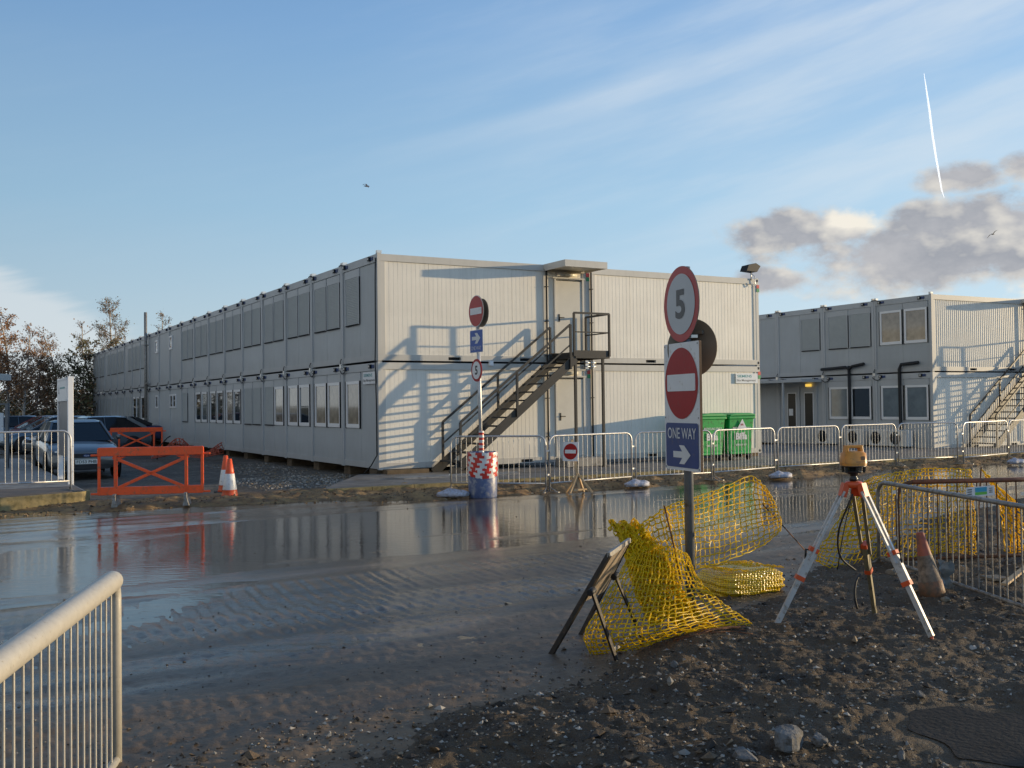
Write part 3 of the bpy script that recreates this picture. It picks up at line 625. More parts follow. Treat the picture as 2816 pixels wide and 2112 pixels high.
# ------------------------------------------------------------------ stacked site cabins
CL, CW, CH = 6.055, 2.435, 2.59
def cabin_mesh(front, roof_caps):
    """front: None, 'door' (ribbed wall with a door bay at the right end), 'ribbed' or 'corrugated'"""
    b = MB()   # 0 wall 1 frame 2 side 3 gap 4 casting
    e = 0.006
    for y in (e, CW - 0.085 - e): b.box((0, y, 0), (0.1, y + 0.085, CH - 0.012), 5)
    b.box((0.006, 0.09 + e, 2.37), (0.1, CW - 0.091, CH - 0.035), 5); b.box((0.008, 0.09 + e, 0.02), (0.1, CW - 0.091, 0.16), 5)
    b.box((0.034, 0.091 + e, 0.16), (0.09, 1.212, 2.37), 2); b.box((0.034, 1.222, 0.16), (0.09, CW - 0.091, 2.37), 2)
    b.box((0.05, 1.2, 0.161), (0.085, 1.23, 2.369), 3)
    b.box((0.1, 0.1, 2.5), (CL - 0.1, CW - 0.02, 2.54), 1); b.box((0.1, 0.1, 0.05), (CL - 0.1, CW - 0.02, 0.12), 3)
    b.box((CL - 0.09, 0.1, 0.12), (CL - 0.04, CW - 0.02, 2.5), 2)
    b.box((CL - 0.1, e, 0), (CL, 0.09, CH - 0.012), 1); b.box((CL - 0.1, CW - 0.09, 0), (CL, CW - e, CH - 0.012), 1)
    if roof_caps:
        for y in (0.0, CW - 0.12): b.box((0.012, y + 0.02, CH - 0.011), (0.13, y + 0.11, CH + 0.05), 4)
    if front is None:
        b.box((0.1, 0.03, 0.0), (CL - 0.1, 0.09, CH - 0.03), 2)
    else:
        b.box((0.1, 0.0, 2.39), (CL - 0.1, 0.09, CH - 0.035), 1); b.box((0.002, -0.003, 0), (0.1, e - 0.0005, CH - 0.012), 1)
        segs = [0.1, 1.86, 2.2, 3.9, 4.24, CL - 0.1]
        for i in (0, 2, 4): b.box((segs[i], 0.0, 0.012), (segs[i + 1], 0.09, 0.155), 1)
        for i in (1, 3):
            b.box((segs[i], 0.0, 0.11), (segs[i + 1], 0.09, 0.155), 1); b.box((segs[i], 0.0, 0.012), (segs[i + 1], 0.09, 0.035), 1); b.box((segs[i], 0.07, 0.035), (segs[i + 1], 0.088, 0.11), 3)
        for x0, x1 in ((0.1, 0.195), (CL - 0.195, CL - 0.1)): b.box((x0, 0.012, 0.155), (x1, 0.09, 2.39), 1)
        # corner casting holes
        for x in (0.05, CL - 0.05):
            for z in (0.07, CH - 0.09):
                P = [(x + 0.028 * math.cos(2 * PI * i / 12), -0.002, z + 0.042 * math.sin(2 * PI * i / 12)) for i in range(12)]
                b.add(P, [list(range(12))], 3)
        xs = []
        spans = [(0.195, CL - 0.195)] if front != 'door' else [(0.195, 4.62), (4.76, 4.95)]
        for a, c in spans:
            x = a
            P = [(a, 0.03)]
            if front == 'corrugated':
                while x + 0.1 < c: P += [(x + 0.04, 0.03), (x + 0.055, 0.042), (x + 0.085, 0.042), (x + 0.1, 0.03)]; x += 0.1
            else:
                k = 0
                while x + 0.117 < c:
                    k += 1; wd = 0.012 if k % 10 == 0 else 0.006; dp = 0.009 if k % 10 == 0 else 0.0035
                    P += [(x + 0.104, 0.03), (x + 0.107, 0.03 + dp), (x + 0.107 + wd * 0.5, 0.03 + dp), (x + 0.113 + wd * 0.3, 0.03)]; x += 0.117
            P.append((c, 0.03)); n = len(P)
            b.add([(p[0], p[1], 0.155) for p in P] + [(p[0], p[1], 2.39) for p in P], [(i, i + 1, n + i + 1, n + i) for i in range(n - 1)], 0)
        b.box((0.2, 0.06, 0.16), (CL - 0.2, 0.088, 2.388), 3)
        if front == 'door':
            b.box((4.62, 0.008, 0.155), (4.76, 0.06, 2.39), 1)
            b.box((4.95, 0.03, 2.19), (CL - 0.195, 0.06, 2.39), 0)
    return b
CM = ['wall', 'frame', 'wall_shaded', 'gap', 'cast', 'frame_shaded']
def window_mesh(glass):
    b = MB(); w2 = 0.475
    y0, y1, z0, z1 = -w2, w2, 0.98, 2.15
    for a, c in (((0.0, y0, z0), (0.04, y0 + 0.075, z1)), ((0.0, y1 - 0.075, z0), (0.04, y1, z1)), ((-0.004, y0 + 0.075, z0), (0.04, y1 - 0.075, z0 + 0.095)), ((0.0, y0 + 0.075, z1 - 0.075), (0.04, y1 - 0.075, z1))): b.box(a, c, 0)
    b.box((0.022, y0 + 0.075, z0 + 0.095), (0.032, y1 - 0.075, z1 - 0.075), 1)
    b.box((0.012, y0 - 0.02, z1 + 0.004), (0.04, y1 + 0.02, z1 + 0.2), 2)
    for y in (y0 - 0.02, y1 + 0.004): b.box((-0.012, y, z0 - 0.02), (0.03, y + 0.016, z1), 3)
    me = b.build('window', ['pvc', glass, 'frame_shaded', 'gap'])
    return me
def shutter_mesh():
    b = MB(); w2 = 0.475; z0, z1 = 0.98, 2.15
    n = 27; P = []
    for i in range(n):
        z = z0 + (z1 - z0) * i / n; h = (z1 - z0) / n
        P += [(0.024, z), (0.014, z + h * 0.15), (0.012, z + h * 0.85), (0.024, z + h * 0.99)]
    m = len(P)
    b.add([(x, -w2 + 0.03, z) for x, z in P] + [(x, w2 - 0.03, z) for x, z in P], [(i, i + 1, m + i + 1, m + i) for i in range(m - 1)], 0)
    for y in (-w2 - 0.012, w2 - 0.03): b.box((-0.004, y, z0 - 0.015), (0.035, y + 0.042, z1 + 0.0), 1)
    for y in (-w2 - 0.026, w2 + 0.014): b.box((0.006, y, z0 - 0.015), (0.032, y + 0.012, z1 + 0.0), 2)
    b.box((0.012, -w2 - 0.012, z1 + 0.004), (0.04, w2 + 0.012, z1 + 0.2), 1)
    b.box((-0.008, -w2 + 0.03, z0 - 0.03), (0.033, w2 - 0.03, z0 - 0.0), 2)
    return b.build('shutter', ['shutter', 'frame_shaded', 'gap'])
def small_window_mesh():
    b = MB(); y0, y1, z0, z1 = -0.3, 0.3, 1.55, 2.15
    for a, c in (((-0.006, y0, z0), (0.04, y0 + 0.07, z1)), ((-0.006, y1 - 0.07, z0), (0.04, y1, z1)), ((-0.006, y0 + 0.07, z0), (0.04, y1 - 0.07, z0 + 0.07)), ((-0.006, y0 + 0.07, z1 - 0.07), (0.04, y1 - 0.07, z1))): b.box(a, c, 0)
    b.box((0.015, y0 + 0.07, z0 + 0.07), (0.03, y1 - 0.07, z1 - 0.07), 1)
    return b.build('window', ['pvc', 'glass'])
def socket_mesh():
    b = MB(); b.box((-0.012, -0.15, 2.43), (0.03, -0.02, 2.51), 0); b.box((-0.05, -0.01, 2.425), (0.03, 0.10, 2.52), 1); b.box((-0.056, 0.015, 2.45), (-0.05, 0.075, 2.5), 2)
    return b.build('power_socket', ['blue_plastic', 'black', 'frame'])
def cable_mesh(lower):
    b = MB()
    P = [(-0.03, 2.1 + 0.42 * t, 2.45 - (0.10 if lower else -0.06) * math.sin(PI * t) + (0 if lower else 0.10 * t)) for t in [i / 9 for i in range(10)]]
    b.tube(P, 0.013, 5)
    if lower: b.tube([(-0.03, 2.42, 2.55), (-0.05, 2.43, 2.66), (-0.03, 2.40, 2.74)], 0.012, 5); b.box((-0.05, 2.38, 2.5), (0.01, 2.49, 2.6), 1)
    return b.build('cable', ['black', 'cast'])
SUBS = {}
def sub(kind):
    if kind not in SUBS:
        SUBS[kind] = {'o': lambda: window_mesh('glass'), 'c': lambda: window_mesh('glass_curtain'), 'b': lambda: window_mesh('glass_blind'), 's': shutter_mesh, 't': small_window_mesh, 'k': socket_mesh, 'l': lambda: cable_mesh(True), 'u': lambda: cable_mesh(False)}[kind]()
        return SUBS[kind]
    c = SUBS[kind].copy(); COL.objects.link(c); return c
CABM = {}
def cabin(root, x, k, lev, front, items, sockets=True):
    key = (front, lev == 1)
    if key not in CABM: o = CABM[key] = cabin_mesh(front, lev == 1).build('cabin', CM)
    else: o = CABM[key].copy(); COL.objects.link(o)
    o.parent = root; o.location = (x, k * CW, lev * CH)
    for kind, y in items:
        c = sub(kind); c.parent = o; c.location = (0, y, 0)
    if sockets:
        for y in (0.42, 2.12): c = sub('k'); c.parent = o; c.location = (0, y, 0)
        c = sub('l' if lev == 0 else 'u'); c.parent = o; c.location = (0, 0, 0)
    return o
R1, R2 = 0.655, 1.7           # window positions along a cabin: near half, far half
def two(a, b_): return [(a, R1), (b_, R2)]
office = thing('site_office_block', (C0.x, C0.y, BZ), 'long white two-storey block of stacked cabins with dark stairs up its end wall', 'building', ANG)
upper = {0: [('s', R2)], 9: [('t', 2.1)], 10: [], 11: [('t', 0.5)], 12: [('s', R2)], 14: [('s', R1)], 17: [('s', R1)]}
lower = {0: [('c', R2)], 1: two('c', 'c'), 2: two('o', 'c'), 3: two('c', 's'), 4: two('s', 's'), 5: two('o', 'c'), 6: two('o', 'o'), 7: two('b', 'o'), 8: [('s', R2)], 9: [('t', 2.05), ('t', 1.4)], 10: [], 11: [('t', 0.5)], 12: [('o', R2)], 13: two('b', 'o')}
for k in range(20):
    for lev, tab in ((0, lower), (1, upper)):
        cabin(office, 0, k, lev, 'door' if k == 0 else None, tab.get(k, two('s', 's')))
for lev in (0, 1): cabin(office, CL + 0.004, 0, lev, 'ribbed', [], False)
def LB(s, d, z): return (s, -d, z - BZ)       # building-frame point -> coordinates inside the block
def door_parts(root, s0, z0, LBf):
    dr = MB(); dr.box(LBf(s0 + 0.05, 0.0, z0), LBf(s0 + 0.87, -0.045, z0 + 2.0), 0)
    f = dr.build('door', ['door'], root)
    fr = MB()
    for a, c in ((s0, s0 + 0.05), (s0 + 0.87, s0 + 0.925)): fr.box(LBf(a, 0.02, z0 - 0.02), LBf(c, -0.05, z0 + 2.05), 0)
    fr.box(LBf(s0 - 0.05, 0.035, z0 + 2.052), LBf(s0 + 0.95, -0.05, z0 + 2.09), 0); fr.build('door_frame', ['frame'], f)
    h = MB(); h.box(LBf(s0 + 0.12, 0.012, z0 + 0.92), LBf(s0 + 0.165, 0.0, z0 + 1.12), 0); h.bar(LBf(s0 + 0.143, 0.05, z0 + 1.03), LBf(s0 + 0.27, 0.05, z0 + 1.03), 0.022, 0.022, 0); h.bar(LBf(s0 + 0.143, 0.0, z0 + 1.03), LBf(s0 + 0.143, 0.06, z0 + 1.03), 0.02, 0.02); h.build('handle', ['black'], f)
    return f
for lev in (0, 1):
    z0 = BZ + 0.16 + lev * CH
    f = door_parts(office, 4.955, z0, LB)
    lm = MB(); lm.box(LB(5.02, 0.05, z0 + 2.12), LB(5.25, -0.03, z0 + 2.21), 0); lm.tube([LB(5.25, 0.05, z0 + 2.16), LB(5.62, 0.05, z0 + 2.16)], 0.045, 12, 1); lm.build('bulkhead_lamp', ['frame', 'lampglass'], office)
    for s in (5.965, 12.035):
        if s > 6 and lev == 1: zt = BZ + CH * 2 - 0.42
        else: zt = BZ + (lev + 1) * CH - 0.4
        t1 = MB(); t1.box(LB(s, 0.006, zt + 0.11), LB(s + 0.1, 0.001, zt + 0.21), 0); t1.box(LB(s, 0.006, zt), LB(s + 0.1, 0.001, zt + 0.105), 1); t1.build('marker_tag', ['red_tag', 'green_tag'], office)
cn = MB(); cn.box(LB(4.64, 0.0, 5.27), LB(5.93, 1.04, 5.39), 0)
cn.box(LB(4.64, 1.0, 5.22), LB(5.93, 1.041, 5.269), 0); cn.box(LB(4.64, 0.04, 5.22), LB(4.68, 1.0, 5.269), 0); cn.box(LB(5.89, 0.04, 5.22), LB(5.93, 1.0, 5.269), 0)
cnm = cn.build('canopy', ['frame'], office)
for s in (4.70, 6.10):
    dp = MB(); dp.tube([LB(s, 0.035, 0.28), LB(s, 0.035, 5.3)], 0.022, 8)
    for z in (0.9, 1.9, 3.0, 3.9, 4.8): dp.box(LB(s - 0.05, 0.06, z), LB(s + 0.05, 0.005, z + 0.02))
    dp.build('downpipe', ['black'], office)
jb = MB(); jb.box(LB(2.98, 0.06, 2.74), LB(3.09, 0.0, 2.86)); jb.build('junction_box', ['pvc'], office)
ck = MB()
for s_ in (5.93, 6.12):
    for z in (2.74, 2.84): ck.tube([LB(s_ - 0.09, 0.05, z), LB(s_ + 0.09, 0.05, z)], 0.02, 8)
    ck.box(LB(s_ - 0.05, 0.045, 2.68), LB(s_ + 0.05, 0.0, 2.9))
ck.build('coupling_clamp', ['cast'], office)
fl = MB(); fl.tube([(-0.12, 12 * CW + 0.1, 0.2), (-0.12, 12 * CW + 0.1, 2 * CH + 1.05)], 0.075, 10)
for z in (1.0, 2.62, 4.6): fl.box((-0.2, 12 * CW, z), (0.02, 12 * CW + 0.2, z + 0.05))
fl.tube([(-0.13, 12 * CW + 0.1, 2.7), (-0.13, 12 * CW - 0.5, 2.78)], 0.05, 8); fl.tube([(-0.1, 12 * CW + 0.6, 2.66), (-0.13, 12 * CW + 0.3, 2.6), (-0.1, 12 * CW + 0.35, 1.9), (-0.08, 12 * CW + 0.3, 0.5)], 0.02, 6)
fl.build('flue_pipe', ['galv_dull'], office)
cd = MB(); cd.tube([(-0.02, 0.06, 5.05), (-0.035, 0.05, 4.4), (-0.03, 0.07, 3.2), (-0.05, 0.06, 2.6), (-0.03, 0.05, 1.5), (-0.03, 0.05, 0.35), (-0.12, 0.2, 0.1), (-0.2, 0.45, -0.1)], 0.016, 6); cd.build('corner_cable', ['black'], office)
for k in range(0, 20):
    sb = MB(); sb.box((0.12, k * CW - 0.22, -0.3), (1.2, k * CW + 0.22, -0.002)); sb.box((0.1, k * CW - 0.18, -0.11), (0.7, k * CW + 0.2, -0.105)); sb.build('support_block', ['old_timber'], office)
for s_ in (0.3, 6.0, 11.8):
    sb = MB(); sb.box(LB(s_ - 0.3, -0.15, 0.06), LB(s_ + 0.35, -0.6, BZ - 0.002)); sb.build('support_block', ['old_timber'], office)
# ---- stairs
def staircase(root_loc, rz, label, base):
    t = thing('steel_staircase', root_loc, label, 'staircase', rz, 'external steel stairs')
    f = lambda s, d, z: (s, -d, z - base)
    sl_ = (2.69 - 0.22) / (4.72 - 1.59)
    for d in (0.15, 1.12):
        s = MB(); zz = lambda q: 0.22 + (q - 1.59) * sl_ + 0.10
        s.bar(f(1.35, d, zz(1.35)), f(4.86, d, zz(4.86)), 0.045, 0.21); s.box(f(1.3, d - 0.05, 0.13), f(1.62, d + 0.05, 0.16)); s.build('stringer', ['stair'], t)
    for i in range(12):
        z = 0.40 + i * 0.205; q = 1.62 + (z - 0.40) / sl_
        s = MB(); s.box(f(q - 0.11, 0.175, z), f(q + 0.13, 1.095, z + 0.035)); s.build('tread', ['stair'], t)
    ld = MB(); ld.box(f(4.86, 0.06, 3.03), f(5.87, 1.14, 3.06))
    ld.box(f(4.84, 1.12, 2.90), f(5.88, 1.16, 3.10)); ld.box(f(4.84, 0.02, 2.90), f(5.88, 0.06, 3.08)); ld.box(f(5.84, 0.06, 2.90), f(5.88, 1.12, 3.095)); ld.box(f(4.84, 0.06, 2.90), f(4.88, 1.12, 3.028)); ld.build('landing', ['stair'], t)
    for s_ in (4.86, 5.70):
        s = MB(); s.bar(f(s_, 1.10, 0.14), f(s_, 1.10, 2.90), 0.06, 0.06); s.box(f(s_ - 0.09, 1.19, 0.14), f(s_ + 0.09, 1.01, 0.155)); s.build('landing_post', ['stair'], t)
    for d, off in ((0.15, 0.03), (1.16, 0.0)):
        h = MB(); a, b_, m = (1.58 + off, 1.35), (4.69 + off, 3.74), 3.13 + off
        h.bar(f(a[0], d, a[1]), f(b_[0], d, b_[1]), 0.045, 0.05); h.bar(f(a[0], d, a[1] - 0.52), f(b_[0], d, b_[1] - 0.5), 0.03, 0.03)
        for s_, zb, zt in ((a[0], 0.3, a[1]), (m, 1.45, 2.53), (b_[0], 2.62, b_[1])): h.bar(f(s_, d, zb), f(s_, d, zt), 0.05, 0.05)
        h.build('handrail', ['stair'], t)
    g = MB()
    for s_, d in ((4.80, 1.16), (5.87, 1.16), (5.87, 0.10)): g.bar(f(s_, d, 2.95), f(s_, d, 4.04), 0.05, 0.05)
    for z in (4.04, 3.56):
        w_ = 0.05 if z > 4 else 0.03
        g.bar(f(4.80, 1.16, z), f(5.87, 1.16, z), w_, w_); g.bar(f(5.87, 1.16, z), f(5.87, 0.10, z), w_, w_)
    g.build('guard_rail', ['stair'], t)
    return t
staircase((C0.x, C0.y, BZ), ANG, 'dark steel stair with landing rising behind the red and white taped drum', BZ)
# ---- signs, flood light, step on the long block
def siemens(o, ex, label):
    fr = plane_frame(o, ex, UPZ); t = thing('company_sign', o, label, 'sign', 0, 'site management signs')
    p = MB(); p.prism(rrect(0.85, 0.29, 0.01, 2), fr, -0.004, 0.004, 0); p.build('sign_plate', ['white'], t, o)
    l = MB(); put_text(l, 'SIEMENS', fr, -0.09, 0.065, 0.075, 0.56, 0.012, 0, 0.006); l.build('name_lettering', ['teal_ink', 'grey_ink'], t, o); l = MB(); put_text(l, 'Site Management', fr, -0.02, -0.065, 0.085, 0.74, 0.01, 1, 0.006); l.build('lettering', ['teal_ink', 'grey_ink'], t, o)
siemens(B(11.58, 0.012, 2.44), S2, 'small white company sign on the cream end wall above the green bins')
siemens(B(-0.012, -0.52, 2.44), D2, 'small white company sign on the shaded long wall beside the corner')
ft = thing('flood_light', B(11.75, 0.02, 5.44), 'black floodlight tilted on the roof corner of the long block', 'floodlight', ANG)
h = MB(); h.prism([(-0.24, -0.11), (0.16, -0.13), (0.3, 0.05), (0.12, 0.13), (-0.16, 0.06)], lambda p: (p[0], 0.15 - p[2], p[1] + 0.26), 0.0, 0.3); h.build('lamp_head', ['black'], ft)
h = MB(); h.tube([(0.06, 0.0, -0.1), (0.06, 0.0, 0.16)], 0.02, 8); h.tube([(0.06, 0.0, 0.1), (0.17, -0.03, 0.02), (0.2, -0.03, -0.25), (0.1, -0.03, -0.3), (0.05, -0.03, -0.18)], 0.011, 6, 0); h.build('bracket', ['cast'], ft)
st = MB(); st.box((-0.62, 0, 0), (0.62, 0.55, 0.22)); o = st.build('concrete_step', ['concrete']); o.location = B(5.45, 0.7, 0.142); o.rotation_euler = (0, 0, ANG); tag(o, 'low concrete step in front of the lower door', 'step')
bevel(o, 0.015)
# ---- pavement along the block
pv = MB(); fr = lambda p: B(p[0], p[1], p[2])
pv.prism([(-2.6, 3.38), (45, 3.38), (45, -6), (12.6, -6), (12.4, -0.3), (-0.4, -0.3)], fr, 0.02, 0.14); o = pv.build('pavement', ['pave']); tag(o, kind='structure')
kb = MB()
x = -2.5
while x < 40: kb.box((x, 3.385, -0.05), (x + 0.905, 3.53, 0.152), 0, fr); x += 0.915
o = kb.build('kerb', ['kerb']); tag(o, kind='structure')
rp = MB(); rp.prism([(0.05, 1.3), (2.9, 1.5), (2.6, 2.15), (-0.2, 1.9), (-0.3, 1.5)], fr, 0.1, 0.17); o = rp.build('concrete_slab', ['concrete']); tag(o, 'thin pale concrete slab lying at the foot of the corner', 'slab')
# ---- second block
A2 = math.radians(28.03); P2 = Vector((13.9, 33.6, 0.10)); S3 = Vector((math.cos(A2), math.sin(A2), 0)); D3 = Vector((math.sin(A2), -math.cos(A2), 0))
def B2(s, d, z): return P2 + S3 * s + D3 * d + Vector((0, 0, z - P2.z))
annex = thing('annex_office_block', P2, 'shorter white block of stacked cabins with black pipes and air conditioners', 'building', A2)
up2 = {0: two('c', 'c'), 1: two('s', 's'), 2: [('s', R1)], 3: [], 4: two('s', 's')}; lo2 = {0: two('b', 'b'), 1: two('o', 'b'), 2: [], 3: [], 4: two('s', 's')}
for k in range(5):
    for lev, tab in ((0, lo2), (1, up2)): cabin(annex, 0, k, lev, 'corrugated' if k == 0 else None, tab[k])
for lev in (0, 1): cabin(annex, CL + 0.004, 0, lev, 'corrugated', [], False)
LC = lambda s, d, z: (s, -d, z - P2.z)
cn = MB(); cn.box(LC(4.64, 0.0, 5.12), LC(5.93, 1.04, 5.25)); cn.build('canopy', ['frame'], annex)
for lev in (0, 1):
    z0 = P2.z + 0.16 + lev * CH; door_parts(annex, 4.955, z0, LC)
dp = MB(); dp.tube([LC(4.70, 0.06, 0.2), LC(4.70, 0.06, 5.15)], 0.025, 8); dp.build('downpipe', ['black'], annex)
def lf(t, z, out=0.0): return (-out, t, z)      # on the long side of the annex
for pts in ([lf(3.55, 0.35, 0.07), lf(3.55, 2.9, 0.07)], [lf(4.9, 2.82, 0.07), lf(3.7, 2.86, 0.07), lf(3.55, 2.78, 0.07), lf(3.4, 2.88, 0.07), lf(2.85, 2.95, 0.07)], [lf(0.9, 0.3, 0.07), lf(1.28, 0.36, 0.07), lf(1.3, 2.7, 0.07), lf(1.22, 2.86, 0.07), lf(0.5, 2.9, 0.07)], [lf(3.5, 0.38, 0.06), lf(2.3, 0.36, 0.06)]):
    q = MB(); q.tube(pts, 0.055, 8); q.build('insulated_pipe', ['black'], annex)
cp = MB(); cp.box((-1.0, 2 * CW + 0.1, 2.36), (0.0, 4.4 * CW, 2.46)); cp.box((-0.98, 2 * CW + 1.1, 0.0), (-0.92, 2 * CW + 1.16, 2.36)); cp.build('entrance_canopy', ['wall_shaded'], annex)
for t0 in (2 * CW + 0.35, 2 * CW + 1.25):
    q = MB(); q.box((-0.01, t0, 0.15), (0.03, t0 + 0.85, 2.2)); f = q.build('glazed_door', ['wall_shaded'], annex)
    q = MB(); q.box((-0.016, t0 + 0.2, 0.65), (-0.012, t0 + 0.62, 1.95)); q.build('pane', ['glass_dim'], f)
    q = MB()
    for a, c in (((t0 + 0.17, 0.62), (t0 + 0.2, 1.98)), ((t0 + 0.62, 0.62), (t0 + 0.65, 1.98))): q.box((-0.02, a[0], a[1]), (-0.009, c[0], c[1]))
    q.box((-0.02, t0 + 0.2, 1.95), (-0.009, t0 + 0.62, 1.98)); q.box((-0.02, t0 + 0.2, 0.62), (-0.009, t0 + 0.62, 0.65)); q.build('pane_frame', ['pvc'], f)
q = MB(); q.box((-0.022, 2 * CW + 1.6, 1.1), (-0.018, 2 * CW + 1.82, 1.36)); q.build('notice', ['white'], annex)
q = MB(); q.box((-0.08, 2 * CW + 0.62, 2.2), (0.0, 2 * CW + 0.86, 2.3)); q.build('entrance_lamp', ['lamp_on'], annex)
staircase((P2.x, P2.y, P2.z), A2, 'dark steel stair climbing the corrugated wall of the shorter block', BZ - 0.0)
acs = None
for i, (t0, lab) in enumerate(((1.15, 'wall air conditioner nearest the corner of the shorter block'), (2.0, 'second air conditioner from the corner of the shorter block'), (3.05, 'third air conditioner from the corner under the tee shaped pipe'), (4.5, 'air conditioner farthest from the corner, beside the glazed doors'))):
    loc = P2 - S3 * 0.25 - D3 * t0 + Vector((0, 0, 0.02))
    if acs is None:
        acs = thing('air_conditioner', loc, lab, 'air conditioner', A2, 'outdoor air conditioning units')
        q = MB(); q.box((-0.15, -0.4, 0.06), (0.15, 0.4, 0.62)); o = q.build('casing', ['ac'], acs); bevel(o, 0.02)
        q = MB(); q.lathe([(0.0, 0.0), (0.2, 0.0), (0.22, 0.012), (0.0, 0.013)], 20, 0, lambda p: (-0.151 - p[2], p[0] + 0.08, p[1] + 0.34)); q.build('fan_grille', ['gap'], acs)
        q = MB(); q.box((-0.12, -0.34, 0.0), (0.12, -0.28, 0.06)); q.box((-0.12, 0.28, 0.0), (0.12, 0.34, 0.06)); q.build('feet', ['black'], acs)
    else: dup(acs, loc, A2, lab)
# ------------------------------------------------------------------ crowd-control barriers
def barrier_parts(root, Ln=2.2, h=1.08, mats=('galv', 'galv', 'galv_dull'), r=0.019, zb=0.17, foot=True, gap=0.118):
    rr = 0.16; P = [(-Ln / 2, 0, 0.02), (-Ln / 2, 0, h - rr)]
    P += [(-Ln / 2 + rr - rr * math.cos(a), 0, h - rr + rr * math.sin(a)) for a in [PI / 2 * i / 6 for i in range(1, 7)]]
    P += [(Ln / 2 - rr + rr * math.sin(a), 0, h - rr + rr * math.cos(a)) for a in [PI / 2 * i / 6 for i in range(0, 7)]]
    P += [(Ln / 2, 0, 0.02)]
    b = MB(); b.tube(P, r, 8); b.tube([(-Ln / 2, 0, zb), (Ln / 2, 0, zb)], r * 0.8, 8); b.build('frame', [mats[0]], root)
    g = MB(); n = int(Ln / gap)
    for i in range(1, n):
        x = -Ln / 2 + Ln * i / n; zt = h
        e = Ln / 2 - abs(x)
        if e < rr: zt = h - rr + math.sqrt(max(rr * rr - (rr - e) ** 2, 0))
        g.tube([(x, 0, zb), (x, 0, zt)], 0.0065, 5, caps=False)
    g.build('grille', [mats[1]], root)
    for x in (-Ln / 2, Ln / 2):
        if foot:
            f = MB(); f.box((x - 0.022, -0.26, 0.0), (x + 0.022, 0.26, 0.018)); f.bar((x, -0.2, 0.012), (x, 0.0, 0.1), 0.02, 0.012); f.bar((x, 0.2, 0.012), (x, 0.0, 0.1), 0.02, 0.012); f.build('foot', [mats[2]], root)
        sx = 1 if x > 0 else -1
        for z in (0.32, 0.78): q = MB(); q.box((x, -0.012, z), (x + sx * 0.05, 0.012, z + 0.03)); q.build('coupling_hook', ['cast'], root)
bar0 = None
def put_barrier(a, b_, label, group='grey barriers along the kerb', hs=1.0):
    global bar0
    mid = (a + b_) / 2; dv = b_ - a; rz = math.atan2(dv.y, dv.x)
    if bar0 is None:
        bar0 = thing('crowd_barrier', mid, label, 'barrier', rz, group); barrier_parts(bar0); o = bar0
    else: o = dup(bar0, mid, rz, label, group)
    o.scale = (math.hypot(dv.x, dv.y) / 2.2, 1, hs); return o
def gz(px, py, z):
    r = ray(px, py); t = (z - H) / r.z; return Vector((r.x * t, r.y * t, z))
KB = [((1241, 1352), (1502, 1354), 'first kerb barrier, behind the taped blue drum'), ((1512, 1353), (1738, 1333), 'kerb barrier behind the little no entry sign on a wooden stand'),
      ((1749, 1332), (1957, 1321), 'kerb barrier left of the tall sign post and below the stair landing'), ((1964, 1320), (2131, 1305), 'kerb barrier in front of the green bins'),
      ((2140, 1304), (2308, 1292), 'kerb barrier just right of the green bins, sandbag at its left foot'), ((2316, 1291), (2464, 1281), 'kerb barrier directly behind the orange laser level'),
      ((2472, 1280), (2634, 1274), 'kerb barrier in front of the corner of the shorter block'), ((2650, 1276), (2772, 1263), 'kerb barrier in front of the steel stair of the shorter block'), ((2776, 1262), (2900, 1254), 'last kerb barrier, cut off by the right picture edge')]
for a, b_, lab in KB: put_barrier(gz(*a, 0.06), gz(*b_, 0.06), lab)
# ------------------------------------------------------------------ sandbags
def sandbag(loc, rz, label, ln=0.62, seed=0, first=[None]):
    if first[0] is None:
        b = MB(); nu, nv = 28, 16; V = []
        rr = random.Random(3)
        ph = [rr.uniform(0, 6) for _ in range(6)]
        for i in range(nu + 1):
            t = i / nu; x = (t - 0.5) * ln; e = math.sin(PI * min(max(t, 0.0), 1.0)) ** 0.42
            for j in range(nv):
                a = 2 * PI * j / nv
                yy = math.cos(a) * (0.17 + 0.02 * math.sin(9 * t + ph[0])) * e
                zz = math.sin(a) * (0.098 + 0.012 * math.sin(13 * t + ph[1]) + 0.012 * math.sin(3 * a + 8 * t)) * e
                if zz < -0.04: zz = -0.04
                V.append((x + 0.01 * math.sin(5 * a + ph[2]), yy, zz + 0.045 + 0.006 * math.sin(17 * t + 4 * a)))
        b.add(V, [(i * nv + j, i * nv + (j + 1) % nv, (i + 1) * nv + (j + 1) % nv, (i + 1) * nv + j) for i in range(nu) for j in range(nv)], 0, True)
        o = b.build('sandbag', ['sack']); first[0] = o
    else: o = first[0].copy(); COL.objects.link(o)
    o.location = loc; o.rotation_euler = (0, 0, rz); return tag(o, label, 'sandbag', 'sandbags on the barrier feet')
for (px, py), rz, sc, lab in (((1246, 1366), 0.12, 1.0, 'bluish sandbag at the foot of the taped drum'), ((1752, 1338), 0.5, 0.95, 'white sandbag between the wooden stand and the tall sign post'), ((2147, 1314), 0.4, 0.95, 'white sandbag at the barrier right of the green bins'), ((2794, 1275), 0.5, 0.95, 'sandbag at the far right barrier feet')):
    o = sandbag(gz(px, py, 0.04), rz, lab); o.scale = (sc, 1, 1)
